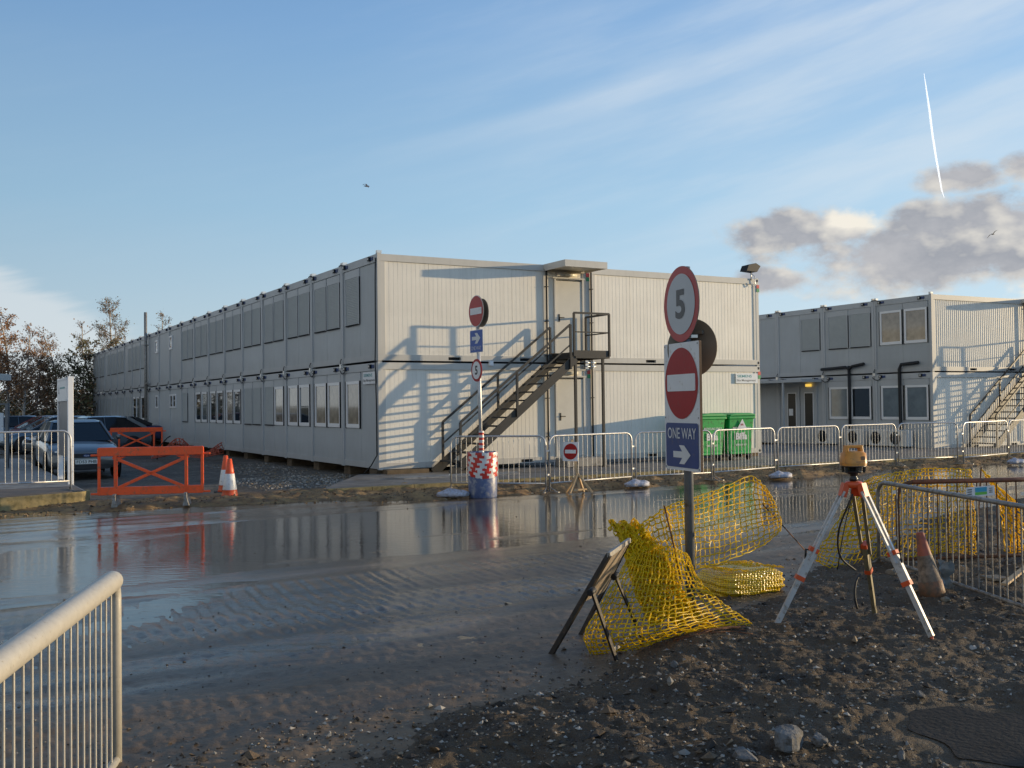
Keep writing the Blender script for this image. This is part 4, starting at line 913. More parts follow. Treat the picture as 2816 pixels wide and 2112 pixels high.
# ------------------------------------------------------------------ traffic signs
def no_entry(mb_back, mb, fr, r, red=1, wht=0, square=None):
    flat(mb, circ(r, 48), fr, 0.004, red); bw, bh = r * 1.62, r * 0.46
    flat(mb, rrect(bw, bh, r * 0.05, 3), fr, 0.007, wht)
ARROW = [(-0.5, -0.17), (0.02, -0.17), (-0.16, -0.5), (0.14, -0.5), (0.5, 0.0), (0.14, 0.5), (-0.16, 0.5), (0.02, 0.17), (-0.5, 0.17)]
dr_p = gz(1328, 1369, 0.0); dr_p.z = 0.0
pb = dr_p + Vector((-0.03, 0, 0)); NS = -S2
def onpost(z, dd=0.0, ss=0.055): return Vector((pb.x, pb.y, z)) + NS * ss + D2 * dd
sg = thing('traffic_sign_post', pb, 'galvanised post with no entry, one way and 5 signs standing in the taped drum', 'sign post')
q = MB(); q.tube([(pb.x + 0.015, pb.y, 0.12), (pb.x - 0.03, pb.y, 3.55)], 0.036, 10); q.build('pole', ['galv'], sg, pb)
q = MB(); n = 30
q.tube([(pb.x + 0.013, pb.y, 0.8 + i * 0.016) for i in range(n)], [0.045 + 0.012 * ((i * 7) % 5) / 5 for i in range(n)], 10)
for i in range(len(q.m)): q.m[i] = ((i // 10 // 3 + (i % 10) // 5) % 2) if i < (n - 1) * 10 else 0
q.build('tape_wrap', ['tape_red', 'tape_white'], sg, pb)
fr = plane_frame(onpost(3.53, -0.02), D2, UPZ); q = MB(); q.prism(circ(0.3, 48), fr, -0.008, 0.002, 0, 2); f = q.build('no_entry_sign', ['white', 'red_pale', 'signback'], sg, pb)
q = MB(); flat(q, circ(0.288, 48), fr, 0.005, 0); flat(q, rrect(0.46, 0.125, 0.01, 2), fr, 0.008, 1); q.build('face', ['red_pale', 'white'], f, pb)
fr = plane_frame(onpost(2.96, -0.02), D2, UPZ); q = MB(); q.prism(rrect(0.52, 0.43, 0.02, 3), fr, -0.008, 0.002); f = q.build('one_way_sign', ['white'], sg, pb)
q = MB(); flat(q, rrect(0.50, 0.41, 0.015, 3), fr, 0.005, 0); flat(q, [(x * 0.34, y * 0.2 + 0.055) for x, y in ARROW], fr, 0.008, 1); put_text(q, 'ONE WAY', fr, 0, -0.13, 0.075, 0.40, 0.0, 1, 0.008); q.build('face', ['blue_sign2', 'white_ink'], f, pb)
fr = plane_frame(onpost(2.41, -0.03), D2, UPZ); q = MB(); q.prism(circ(0.215, 40), fr, -0.008, 0.002); f = q.build('speed_limit_sign', ['red_sign'], sg, pb)
q = MB(); flat(q, circ(0.168, 40), fr, 0.005, 0); put_text(q, '5', fr, 0, 0, 0.17, 0.105, 0.025, 1, 0.008); q.build('face', ['white', 'black_ink'], f, pb)
fr = plane_frame(Vector((pb.x, pb.y, 3.50)) + S2 * 0.06 + D2 * 0.0, -D2, UPZ); q = MB(); q.prism(circ(0.27, 40), fr, -0.006, 0.002, 0); q.build('rear_sign', ['signback'], sg, pb)
# drum with tape
dm = thing('plastic_drum', dr_p, 'blue plastic drum wound with red and white tape, scuffed below', 'drum')
q = MB(); PR = [(0.255, 0.0), (0.268, 0.03), (0.272, 0.2), (0.276, 0.4), (0.272, 0.41), (0.276, 0.6), (0.27, 0.61), (0.27, 0.84), (0.262, 0.87), (0.245, 0.87), (0.24, 0.80)]
q.lathe(PR, 32); q.build('drum_body', ['drum'], dm)
NT = 40
def tapecol(i, j):
    row = i // 2
    return int(((j + row * 2 + (i % 2)) // 3 + row) % 2)
q = MB(); PT = []
for rI in range(5):
    z0 = 0.40 + rI * 0.093
    PT += [(0.281 + 0.004 * (rI % 2), z0), (0.284 + 0.004 * (rI % 3), z0 + 0.05)]
PT.append((0.281, 0.865))
q.lathe(PT, NT, 0, None, True, False, tapecol)
rr = random.Random(4)
q.v = [(x + rr.gauss(0, 0.0028), y + rr.gauss(0, 0.0028), z + 0.022 * math.sin(math.atan2(y, x) * 2 + 1) * (1 if z < 0.84 else 0) + rr.gauss(0, 0.005)) for x, y, z in q.v]
q.build('tape_wrap', ['tape_red', 'tape_white'], dm)
# little no entry sign on a wooden stand
sp_ = gz(1586, 1350, 0.03) + Vector((0, -0.42, 0)); t = thing('small_sign_stand', sp_, 'small square no entry sign on a wooden prop stand', 'sign')
n2_ = Vector((-0.55, -0.83, 0)).normalized(); ex = UPZ.cross(n2_)
fr = plane_frame(sp_ + Vector((-0.12, 0, 0.80)) + n2_ * 0.03, ex, Vector((0.05, 0, 1))); q = MB(); q.prism(rrect(0.34, 0.37, 0.01, 2), fr, -0.006, 0.002); f = q.build('sign_plate', ['white'], t, sp_)
q = MB(); flat(q, circ(0.155, 36), fr, 0.005, 0); flat(q, rrect(0.245, 0.07, 0.004, 2), fr, 0.008, 1); q.build('face', ['red_sign', 'white'], f, sp_)
q = MB(); q.bar(sp_ + Vector((-0.10, 0.09, 1.03)), sp_ + Vector((0.03, 0.03, 0.06)), 0.055, 0.035); q.build('stake', ['wood'], t, sp_)
for ft_ in ((-0.16, -0.12), (0.28, -0.02), (-0.22, 0.22), (0.12, 0.2)):
    q = MB(); q.bar(sp_ + Vector((0.0, 0, 0.36)), sp_ + Vector((ft_[0], ft_[1], 0.0)), 0.042, 0.035); q.build('leg', ['wood'], t, sp_)
q = MB(); q.bar(sp_ + Vector((-0.1, -0.08, 0.06)), sp_ + Vector((0.17, 0.1, 0.06)), 0.04, 0.03); q.build('brace', ['wood'], t, sp_)
# ------------------------------------------------------------------ green bins
def bin_parts(root):
    q = MB(); w0, w1, d0, d1 = 0.40, 0.44, 0.42, 0.50
    q.add([(-w0, -d0, 0.24), (w0, -d0, 0.24), (w0, d0, 0.24), (-w0, d0, 0.24), (-w1, -d1, 1.18), (w1, -d1, 1.18), (w1, d1, 1.18), (-w1, d1, 1.18)], [(3, 2, 1, 0), (0, 1, 5, 4), (1, 2, 6, 5), (2, 3, 7, 6), (3, 0, 4, 7)])
    q.box((-w1 - 0.03, -d1 - 0.04, 1.14), (w1 + 0.03, d1 + 0.04, 1.22)); q.box((-0.38, -0.44, 0.17), (0.38, 0.4, 0.245))
    f = q.build('bin_body', ['bin'], root); bevel(f, 0.018)
    q = MB()
    for x in (-w1 - 0.03, w1 + 0.03): q.tube([(x - 0.06 * (1 if x < 0 else -1), -0.08, 1.16), (x + 0.06 * (-1 if x < 0 else 1), -0.08, 1.16)], 0.025, 10)
    for i in range(7): q.box((-0.33 + i * 0.1, -0.452, 0.47), (-0.27 + i * 0.1, -0.43, 0.5))
    q.build('trunnion', ['bin'], root)
    q = MB(); q.prism([(-0.43, 1.222), (0.43, 1.222), (0.44, 1.27), (0.24, 1.305), (-0.24, 1.305), (-0.44, 1.27)], lambda p: (p[0] * 1.05, p[2], p[1]), -0.56, 0.56); l = q.build('lid', ['bin_lid'], root); bevel(l, 0.02)
    for x in (-0.33, 0.33):
        for y in (-0.36, 0.36):
            q = MB(); q.lathe([(0.0, -0.025), (0.09, -0.025), (0.1, -0.012), (0.1, 0.012), (0.09, 0.025), (0.0, 0.025)], 18, 0, lambda p: (x + p[2], y + p[0], 0.1 + p[1])); q.box((x - 0.035, y - 0.04, 0.12), (x + 0.035, y + 0.04, 0.2), 1); q.build('caster', ['tyre', 'galv'], root)
    fr = plane_frame((0, -0.436, 0.24), (1, 0, 0), (0, -0.085, 1)); q = MB(); put_text(q, 'Biffa', fr, 0, 0.43, 0.20, 0.40, 0.045, 0, 0.012); q.build('name_lettering', ['white_ink'], root); q = MB(); put_text(q, '0800 601 601', fr, 0, 0.19, 0.055, 0.38, 0.01, 0, 0.012); q.build('phone_lettering', ['white_ink'], root); q = MB(); put_text(q, 'RECYCLING ONLY', fr, 0, 0.65, 0.065, 0.64, 0.02, 0, 0.012)
    q.build('lettering', ['white_ink'], root)
def tri_sign(root):
    fr = plane_frame((0, -0.436, 0.24), (1, 0, 0), (0, -0.085, 1)); q = MB()
    flat(q, [(-0.18, 0.62), (0.18, 0.62), (0.0, 0.91)], fr, 0.02, 0); put_text(q, 'REL', fr, 0, 0.75, 0.05, 0.11, 0.03, 1, 0.024); q.build('triangle_label', ['white', 'red_sign'], root)
bA = thing('wheeled_bin', B(9.22, 0.70, 0.142), 'green wheeled recycling bin half hidden behind the tall sign post', 'bin', ANG + 0.03, 'green wheeled bins'); bin_parts(bA)
bB = dup(bA, B(10.28, 0.70, 0.142), ANG - 0.02, 'green wheeled recycling bin with a white triangle label, beside the end corner post', 'green wheeled bins'); tri_sign(bB)
# ------------------------------------------------------------------ orange plastic barriers
def plastic_barrier(root):
    q = MB(); fr = lambda p: (p[0], -p[2], p[1]); t = 0.022
    q.prism(rrect(2.0, 0.15, 0.03, 3, 0, 0.955), fr, -0.035, 0.035)
    q.prism(rrect(2.0, 0.14, 0.03, 3, 0, 0.275), fr, -0.03, 0.03)
    for x in (-0.97, 0.97): q.prism(rrect(0.055, 0.66, 0.01, 2, x, 0.585), fr, -t, t)
    for x in (-0.665, 0.665): q.prism(rrect(0.062, 0.66, 0.01, 2, x, 0.585), fr, -t - 0.012, t + 0.012)
    for sx in (-1, 1): q.bar((-0.72 * sx, 0, 0.86), (0.66 * sx, 0, 0.31), 0.034, 0.055); 
    for sx in (-1, 1): q.prism([(sx * 0.7, 0.87), (sx * 0.46, 0.87), (sx * 0.66, 0.79)][::sx], fr, -0.012, 0.012)
    for x, z in ((-1.06, 0.9), (1.06, 0.9), (-1.06, 0.23), (1.06, 0.23)): q.box((x - 0.065, -0.015, z - 0.018), (x + 0.065, 0.015, z + 0.018))
    f = q.build('panel', ['orange'], root); bevel(f, 0.008)
    for x in (-0.665, 0.665):
        q = MB(); q.prism([(-0.05, 0.23), (0.05, 0.23), (0.06, 0.13), (0.13, 0.0), (-0.09, 0.0), (-0.055, 0.1)], lambda p: (x + p[0] * 0.6, p[2], p[1]), -0.2, 0.2); o = q.build('foot', ['galv_dull'], root); bevel(o, 0.01)
a, b_ = gz(316, 1394, 0.06), gz(515, 1388, 0.06); mid = (a + b_) / 2
pbr = thing('plastic_barrier', mid, 'bright orange plastic barrier with X brace at the road edge', 'barrier', math.atan2(b_.y - a.y, b_.x - a.x), 'orange plastic barriers'); plastic_barrier(pbr); pbr.scale = (0.885, 1, 1)
dup(pbr, Vector((-13.15, 35.6, 0.08)), 0.12, 'orange plastic barrier farther back beside the dark blue car', 'orange plastic barriers')
# ------------------------------------------------------------------ cones
def cone_parts(root, mats):
    q = MB(); q.box((-0.2, -0.2, 0), (0.2, 0.2, 0.035)); o = q.build('base', [mats[0]], root); bevel(o, 0.02)
    PR = [(0.165, 0.03), (0.15, 0.07), (0.142, 0.10), (0.135, 0.16), (0.136, 0.165), (0.088, 0.47), (0.084, 0.475), (0.078, 0.52), (0.04, 0.75), (0.03, 0.755)]
    def mf(i, j): return 1 if i == 4 else 0
    q = MB(); q.lathe(PR, 24, 0, None, True, True, mf); q.build('cone_body', [mats[1], mats[2]], root)
c0 = thing('traffic_cone', gz(632, 1370, 0.03), 'orange and white traffic cone standing in front of the other', 'cone', 0.2, 'traffic cones by the road'); cone_parts(c0, ('tyre', 'cone_orange', 'cone_white'))
dup(c0, gz(621, 1356, 0.05), 0.5, 'orange and white traffic cone half hidden behind the front one', 'traffic cones by the road')
# ------------------------------------------------------------------ platform, information board and barrier at the left
pf = thing('concrete_platform', B(-6.7, 2.27, 0.0), 'low concrete platform with stained front edge at the left', 'platform')
q = MB(); fr = lambda p: B(p[0], p[1], p[2])
q.prism([(-30, 4.6), (-9.5, 3.35), (-6.82, 2.27), (-6.70, 2.12), (-6.72, -13.5), (-30, -13.5)], fr, -0.25, 0.24); q.build('slab', ['concrete'], pf, pf.location)
q = MB(); q.prism([(-30, 4.66), (-9.5, 3.41), (-6.80, 2.33), (-6.64, 2.15), (-6.64, 1.9), (-6.69, 1.9), (-6.69, 2.13), (-6.81, 2.285), (-9.5, 3.36), (-30, 4.61)], fr, -0.25, 0.25); q.build('edge', ['kerb'], pf, pf.location)
q = MB()
for i in range(9): q.box((-30 , 1.99 - i * 0.15, 0.243), (-6.75, 2.125 - i * 0.15, 0.256), 0, fr)
for i in range(8): q.box((-30, 2.14 + i * 0.15, 0.243), (-6.95 - i * 0.37, 2.275 + i * 0.15, 0.256), 0, fr)
q.build('timber_deck', [mat('weathered_deck', (0.17, 0.14, 0.115), 0.8, 0, 0.25, 3, 0.3, 30)], pf, pf.location)
put_barrier(B(-8.92, 1.86, 0.25), B(-6.93, 1.80, 0.25), 'grey barrier on the concrete platform in front of the information board', 'grey barriers along the kerb', 1.03)
ib = thing('information_board', B(-6.73, -0.05, 0.2), 'white framed information board with grey panel beside the silver car', 'notice board')
org = ib.location
q = MB(); q.box((-6.785, -0.105, 0.2), (-6.675, 0.005, 2.44), 0, fr); o = q.build('post', ['pvc'], ib, org); bevel(o, 0.008)
q = MB(); q.box((-6.785, -1.98, 0.2), (-6.675, -1.87, 2.44), 0, fr); o = q.build('post', ['pvc'], ib, org)
q = MB(); q.box((-6.79, -1.868, 1.97), (-6.70, -0.107, 2.40), 0, fr); q.box((-6.80, -1.868, 2.38), (-6.69, -0.107, 2.42), 0, fr); q.box((-6.80, -1.868, 1.94), (-6.69, -0.107, 1.968), 0, fr); hd = q.build('header', ['white'], ib, org)
q = MB(); f2 = plane_frame(B(-6.792, -1.0, 2.2), D2, UPZ); flat(q, rrect(0.9, 0.035, 0.01, 2, 0.1, 0.02), f2, 0.003, 0); flat(q, [(-0.62, -0.1), (-0.52, -0.1), (-0.57, 0.1)], f2, 0.003, 1); q.build('emblem', ['teal_ink', 'grey_ink'], hd, org)
q = MB(); q.box((-6.76, -1.868, 0.82), (-6.70, -0.107, 1.938), 0, fr); q.box((-6.77, -1.868, 0.78), (-6.69, -0.107, 0.818), 0, fr); q.build('panel', [mat('grey_notice_panel', (0.20, 0.19, 0.19), 0.4, 0, 0.2, 1.5)], ib, org)
# open shelter at the left edge
sh_ = thing('open_shelter', Vector((-13.6, 26.9, 0.2)), 'flat roofed shelter with grey pole and white panel at the left picture edge', 'shelter')
org = sh_.location
q = MB(); q.box((-17.5, 25.0, 2.62), (-13.32, 26.9, 2.72)); q.box((-17.5, 24.95, 2.55), (-13.25, 25.05, 2.70)); q.box((-13.33, 25.051, 2.55), (-13.25, 26.9, 2.70)); q.build('roof', ['frame'], sh_, org)
for x, y in ((-13.36, 26.9), (-17.3, 26.9)):
    q = MB(); q.box((x - 0.04, y - 0.04, 0.1), (x + 0.04, y + 0.04, 1.95)); q.build('post', ['post'], sh_, org)
q = MB(); q.box((-17.3, 26.55, 0.1), (-17.2, 26.65, 2.62)); q.box((-17.3, 25.1, 0.1), (-17.2, 25.2, 2.62)); q.build('roof_post', ['post'], sh_, org)
q = MB(); q.box((-17.2, 26.88, 0.95), (-13.45, 26.92, 1.7)); q.build('white_panel', ['white'], sh_, org)
q = MB(); q.bar((-17.3, 26.9, 1.98), (-13.32, 26.9, 1.93), 0.05, 0.05); q.build('top_rail', ['post'], sh_, org)
# ------------------------------------------------------------------ parked cars
def car(root, paint, roofm, plate=False, hatch=True):
    hw = 0.88
    ST = [(-2.20, .60, .36, .50, .56), (-2.14, .76, .24, .58, .66), (-1.95, .84, .20, .66, .75), (-1.45, .88, .20, .78, .86), (-1.0, .885, .20, .86, .935), (0, .89, .20, .88, .95), (1.0, .89, .20, .91, .97), (1.75, .87, .22, .93, 1.0), (2.08, .82, .26, .86, .97), (2.17, .70, .36, .60, .72)]
    q = MB(); V = []; m = 11
    for y, w_, zb, zs, zt in ST:
        half = [(w_ - .07, zb), (w_, zb + .16), (w_ + .005, zb + .34 if zs > .7 else (zb + zs) / 2), (w_ - .02, zs), (w_ - .13, zt - .02)]
        V += [(x, y, z) for x, z in half] + [(0, y, zt + .015)] + [(-x, y, z) for x, z in half[::-1]]
    n = len(ST)
    Fc = [(i * m + j, i * m + j + 1, (i + 1) * m + j + 1, (i + 1) * m + j) for i in range(n - 1) for j in range(m - 1)]
    Fc += [(i * m + m - 1, i * m, (i + 1) * m, (i + 1) * m + m - 1) for i in range(n - 1)]
    Fc += [tuple(range(m))[::-1], tuple(range((n - 1) * m, n * m))]
    q.add(V, Fc, 0, True); o = q.build('body', [paint], root); subsurf(o, 2)
    yr = (1.25, 1.9) if hatch else (0.85, 1.55)
    zr = 1.44 if hatch else 1.36
    ring0 = [(-.76, -1.05, .92), (.76, -1.05, .92), (.80, -.5, .93), (.80, .9, .96), (.74, yr[1], 1.0), (-.74, yr[1], 1.0), (-.80, .9, .96), (-.80, -.5, .93)]
    ring1 = [(-.56, -.22, zr - .05), (.56, -.22, zr - .05), (.60, -.05, zr - .02), (.60, .75, zr - .02), (.55, yr[0], zr - .06), (-.55, yr[0], zr - .06), (-.60, .75, zr - .02), (-.60, -.05, zr - .02)]
    q = MB(); q.add(ring0 + ring1, [(i, (i + 1) % 8, 8 + (i + 1) % 8, 8 + i) for i in range(8)]); q.build('windows', ['carglass'], root)
    q = MB(); rim_ = [(x * 1.03, y * 1.0 + (-0.03 if y < 0 else 0.02 if y > 1 else 0), z + .0) for x, y, z in ring1]; top = [(x * .8, y * .8 + .1, zr + .02) for x, y, z in ring1]
    q.add(rim_ + top, [(i, (i + 1) % 8, 8 + (i + 1) % 8, 8 + i) for i in range(8)] + [tuple(range(8, 16))], 0, True); q.build('roof', [roofm], root)
    for sx in (-1, 1):
        for a_, b_, w_, h_ in (((sx * .775, -1.06, .92), (sx * .585, -.21, zr - .04), .05, .06), ((sx * .81, .32, .93), (sx * .615, .32, zr - .02), .02, .09), ((sx * .745, yr[1], .99), (sx * .565, yr[0], zr - .05), .10, .12)):
            q = MB(); q.bar(a_, b_, w_, h_); q.build('pillar', [roofm], root)
    for sx in (-1, 1):
        q = MB(); q.lathe([(0, -.06), (.07, -.05), (.09, 0), (.07, .05), (0, .06)], 12, 0, lambda p: (sx * .97 + p[2], -.75 + p[1] * .5, 1.0 + p[0] * .75)); q.box((sx * .86 - .05, -.78, .95), (sx * .86 + .05, -.74, .98)); q.build('wing_mirror', [paint], root)
        q = MB(); P = [(.30, .02), (.44, -.05), (.62, -.03), (.66, .06), (.48, .10), (.32, .09)]
        q.prism([(sx * x, z) for x, z in P][::sx], lambda p: (p[0] * 1.08, -2.12 + abs(p[0]) ** 3 * .62 - p[2] * 1.0, p[1] + .64), -.08, .045); q.build('headlight', ['lens'], root)
        for y in (-1.38, 1.33):
            q = MB(); q.lathe([(.19, -.09), (.29, -.1), (.315, -.07), (.315, .07), (.29, .1), (.19, .09)], 26, 0, lambda p: (sx * .80 + p[2], y + p[0], .315 + p[1]), True, False); wl = q.build('wheel', ['tyre'], root)
            q = MB(); q.lathe([(0, .05), (.19, .05), (.2, .09)], 20, 0, lambda p: (sx * (.80 + p[2]), y + p[0], .315 + p[1]), False, False)
            q.build('rim', ['rim'], wl)
            q = MB(); q.lathe([(0, 0), (.36, 0), (.37, .012), (0, .012)], 24, 0, lambda p: (sx * (.872 + p[2]), y + p[0], .33 + p[1])); q.build('wheel_arch', ['gap'], root)
    f2 = plane_frame((0, -2.205, .0), (1, 0, 0), UPZ)
    q = MB(); q.prism(rrect(.62, .10, .04, 4, 0, .585), f2, -.1, .01); g = q.build('grille', ['black'], root)
    q = MB(); q.prism([(.085 * math.cos(2 * PI * i / 20), .585 + .034 * math.sin(2 * PI * i / 20)) for i in range(20)], f2, .0, .018, 0); put_text(q, 'Ford', f2, 0, .585, .035, .1, 0, 1, .02) if plate else None; q.build('badge', ['blue_plastic', 'white_ink'], g)
    q = MB(); q.prism(rrect(1.1, .11, .04, 4, 0, .30), f2, -.16, -.01); q.build('bumper_intake', ['black'], root)
    q = MB(); q.prism(rrect(1.5, .022, .01, 2, 0, .44), lambda p: (p[0], -2.16 + abs(p[0]) ** 3 * .45 - p[2], p[1]), -.06, .012); q.build('bumper_strip', ['black'], root)
    if plate:
        q = MB(); q.prism(rrect(.52, .112, .01, 2, 0, .435), f2, .0, .012, 0); put_text(q, 'FD53 FHB', f2, 0, .435, .072, .46, .012, 1, .015); q.build('number_plate', ['plate', 'black_ink'], root)
fw = lambda f: math.atan2(f[1], f[0]) + PI / 2      # local -y forward
cs = thing('parked_car', B(-5.85, -4.75 - 2.15, 0.03), 'silver hatchback with number plate facing the road beside the information board', 'car', fw((D2.x, D2.y)), 'cars parked in the yard'); car(cs, 'car_silver', M['car_silver'], True)
ca2 = thing('parked_car', Vector((-18.9, 41.9, 0.05)), 'ice blue hatchback at the left end of the parked row', 'car', fw((-.75, -.66)), 'cars parked in the yard'); car(ca2, 'car_blue', M['car_blue'])
dup(ca2, Vector((-16.0, 38.4, 0.05)), fw((-.72, -.69)), 'ice blue hatchback just behind the silver car', 'cars parked in the yard')
cr_ = thing('parked_car', Vector((-21.8, 47.3, 0.05)), 'dark red hatchback behind the ice blue cars', 'car', fw((-.78, -.62)), 'cars parked in the yard'); car(cr_, 'car_red', M['car_red'])
dup(ca2, Vector((-24.6, 49.6, 0.05)), fw((-.78, -.62)), 'ice blue hatchback farthest back, beyond the dark red car', 'cars parked in the yard')
cnv = thing('parked_car', Vector((-18.2, 46.3, 0.05)), 'navy convertible with black soft top near the long block', 'car', fw((-.8, -.6)), 'cars parked in the yard'); car(cnv, 'car_navy', M['car_black'], False, False)
# orange net heap by the wall
on = thing('orange_netting', Vector((-11.0, 34.2, 0.06)), 'crumpled faded orange netting against the long block', 'netting')
q = MB(); rr = random.Random(9)
for i in range(26):
    t_ = i / 25; P = []
    for j in range(12):
        u = j / 11
        hgt = (0.62 * math.exp(-((t_ - .35) / .22) ** 2) + 0.5 * max(0, t_ - .72) * 3.2 + .12) * math.sin(PI * min(1, u * .6 + .2))
        P.append((-1.0 + 2.2 * t_ + .05 * rr.uniform(-1, 1), -.35 + .7 * u, hgt * (1 - abs(u - .5)) + .02 * rr.uniform(-1, 1)))
    q.tube(P, 0.011, 4, caps=False)
for j in range(10):
    u = j / 9; P = []
    for i in range(26):
        t_ = i / 25; hgt = (0.62 * math.exp(-((t_ - .35) / .22) ** 2) + 0.5 * max(0, t_ - .72) * 3.2 + .12) * math.sin(PI * min(1, u * .6 + .2))
        P.append((-1.0 + 2.2 * t_, -.35 + .7 * u, hgt * (1 - abs(u - .5))))
    q.tube(P, 0.011, 4, caps=False)
q.build('net', ['rust_net'], on)
q = MB(); q.tube([(-.95, 0, 0), (-.9, 0, .4), (-.6, 0, .72), (-.5, .02, .78)], .02, 6); q.build('hose', ['black'], on)
# ------------------------------------------------------------------ tall sign post in the mud
pt = atY(1899, 1640, 8.15); pt.z = GH(pt.x, pt.y) - 0.05
ts = thing('traffic_sign_post', pt, 'tall grey post with large 5, no entry and one way signs standing in mud', 'sign post')
q = MB(); q.tube([(pt.x, pt.y, pt.z), (pt.x, pt.y, 2.84)], 0.038, 14); q.build('pole', ['post'], ts, pt)
DS = Vector((0.30, -0.954, 0)); NF = Vector((-0.954, -0.30, 0))
def on2(z, dd=0.0, k=0.052): return Vector((pt.x, pt.y, z)) + NF * k + DS * dd
fr = plane_frame(on2(1.72), DS, UPZ)
q = MB(); q.prism(rrect(0.61, 1.02, 0.012, 3), fr, -0.022, 0.0, 0, 1); pl = q.build('sign_board', ['white', 'ply'], ts, pt)
q = MB(); flat(q, circ(0.285, 64, 0, 0.185), fr, 0.003, 0); q.prism(rrect(0.485, 0.135, 0.014, 4, 0, 0.19), fr, 0.003, 0.006, 1); 
q.build('no_entry_face', ['red_sign', 'white'], pl, pt)
q = MB(); flat(q, rrect(0.565, 0.355, 0.03, 5, 0, -0.31), fr, 0.003, 0); put_text(q, 'ONE WAY', fr, 0, -0.215, 0.088, 0.49, 0.008, 1, 0.006); flat(q, [(x * 0.30 + 0.0, y * 0.15 - 0.385) for x, y in ARROW], fr, 0.006, 1); q.build('one_way_face', ['blue_sign', 'white_ink'], pl, pt)
q = MB()
for x, y in ((-0.285, 0.49), (0.285, 0.49), (-0.285, -0.09), (0.285, -0.09), (-0.285, -0.49), (0.285, -0.49)): flat(q, circ(0.007, 8, x, y), fr, 0.004, 0)
q.build('screw', ['grey_ink'], pl, pt)
fr = plane_frame(on2(2.54, 0.0, 0.046), DS, UPZ); q = MB(); q.prism(circ(0.304, 64), fr, -0.008, 0.0, 0, 1); sp5 = q.build('speed_limit_sign', ['red_pale', 'signback'], ts, pt)
q = MB(); flat(q, circ(0.243, 64), fr, 0.003, 0); put_text(q, '5', fr, -0.005, 0, 0.235, 0.165, 0.03, 1, 0.006); q.build('face', ['grey_sign', 'grey_ink'], sp5, pt)
nv = Vector((0.68, 0.73, 0)); exr = UPZ.cross(nv); fr = plane_frame(Vector((pt.x, pt.y, 2.19)) + nv * 0.055 + Vector((0.01, 0, 0)), exr, UPZ)
q = MB(); q.prism(circ(0.235, 48), fr, 0.0, 0.006, 1, 0); q.add([fr((x, y, -0.001)) for x, y in circ(0.233, 48)], [list(range(48))[::-1]], 0); q.bar(fr((-0.12, 0.12, -0.02)), fr((0.12, 0.12, -0.02)), 0.025, 0.025); q.build('rear_sign', ['signback', 'white'], ts, pt)
q = MB()
for z in (2.28, 2.72, 2.0, 1.4):
    q.lathe([(0.039, -0.015), (0.046, -0.015), (0.046, 0.015), (0.039, 0.015)], 14, 0, lambda p: (pt.x + p[0], pt.y + p[1], z + p[2]), True, False)
    q.box((pt.x + 0.03, pt.y - 0.03, z - 0.012), (pt.x + 0.085, pt.y - 0.005, z + 0.012))
q.build('clamp', ['cast'], ts, pt)
# ------------------------------------------------------------------ yellow netting
def cr(p0, p1, p2, p3, t):
    return 0.5 * ((2 * p1) + (p2 - p0) * t + (2 * p0 - 5 * p1 + 4 * p2 - p3) * t * t + (3 * p1 - p0 - 3 * p2 + p3) * t ** 3)
def spl(P, t):
    n = len(P) - 1; x = min(max(t, 0), 0.9999) * n; i = int(x); f = x - i
    return cr(P[max(i - 1, 0)], P[i], P[i + 1], P[min(i + 2, n)], f)
def patch(rows): return lambda u, v: spl([spl(r_, u) for r_ in rows], v)
def net(mb, fn, nu, nv, r=0.0048, jit=0.006, seed=1, sub_=2, fold=None):
    rr = random.Random(seed); MU, MV = nu * sub_, nv * sub_
    jn = {}
    def P(i, j):
        k = (i, j)
        if k not in jn:
            p = fn(i / MU, j / MV); jn[k] = p + Vector((rr.gauss(0, jit), rr.gauss(0, jit), rr.gauss(0, jit)))
            if fold: jn[k] = jn[k] + fold(i / MU, j / MV)
        return jn[k]
    for i in range(0, MU + 1, sub_): mb.tube([P(i, j) for j in range(MV + 1)], r * rr.uniform(0.85, 1.15), 4, caps=False)
    for j in range(0, MV + 1, sub_): mb.tube([P(i, j) for i in range(MU + 1)], r * rr.uniform(0.9, 1.3), 4, caps=False)
zA = lambda x, y, Y: atY(1480 + x / 3.142, 1300 + y / 3.142, Y)
def zAg(x, y, up=0.015):
    p = G(1480 + x / 3.142, 1300 + y / 3.142); p.z += up; return p
n1o = zAg(1100, 1450, 0); n1 = thing('yellow_netting', n1o, 'yellow plastic mesh netting tangled round the foot of the tall sign post', 'netting')
q = MB()
rows = [[zA(1110, 290, 8.35), zA(1360, 212, 8.5), zA(1600, 125, 8.7), zA(1845, 35, 8.95), zA(1990, 160, 9.0)],
        [zA(1140, 430, 8.38), zA(1370, 390, 8.55), zA(1600, 330, 8.8), zA(1850, 270, 9.05), zA(2040, 260, 9.05)],
        [zA(1170, 600, 8.36), zA(1380, 570, 8.5), zA(1610, 540, 8.72), zA(1870, 450, 9.0), zA(2095, 400, 9.0)],
        [zA(1210, 880, 8.33), zA(1385, 830, 8.42), zA(1610, 765, 8.55), zA(1890, 655, 8.85), zA(2095, 500, 8.95)]]
net(q, patch(rows), 22, 14, 0.0048, 0.004, 1)
rows = [[zA(700, 440, 8.2), zA(840, 470, 8.25), zA(960, 390, 8.3), zA(1110, 290, 8.34)], [zA(760, 560, 8.1), zA(880, 580, 8.2), zA(1010, 560, 8.3), zA(1150, 520, 8.36)], [zA(830, 650, 8.05), zA(960, 700, 8.15), zA(1090, 740, 8.25), zA(1180, 700, 8.33)], [zA(900, 760, 8.0), zA(1010, 830, 8.1), zA(1120, 880, 8.2), zA(1215, 880, 8.3)]]
net(q, patch(rows), 12, 12, 0.006, 0.009, 2)
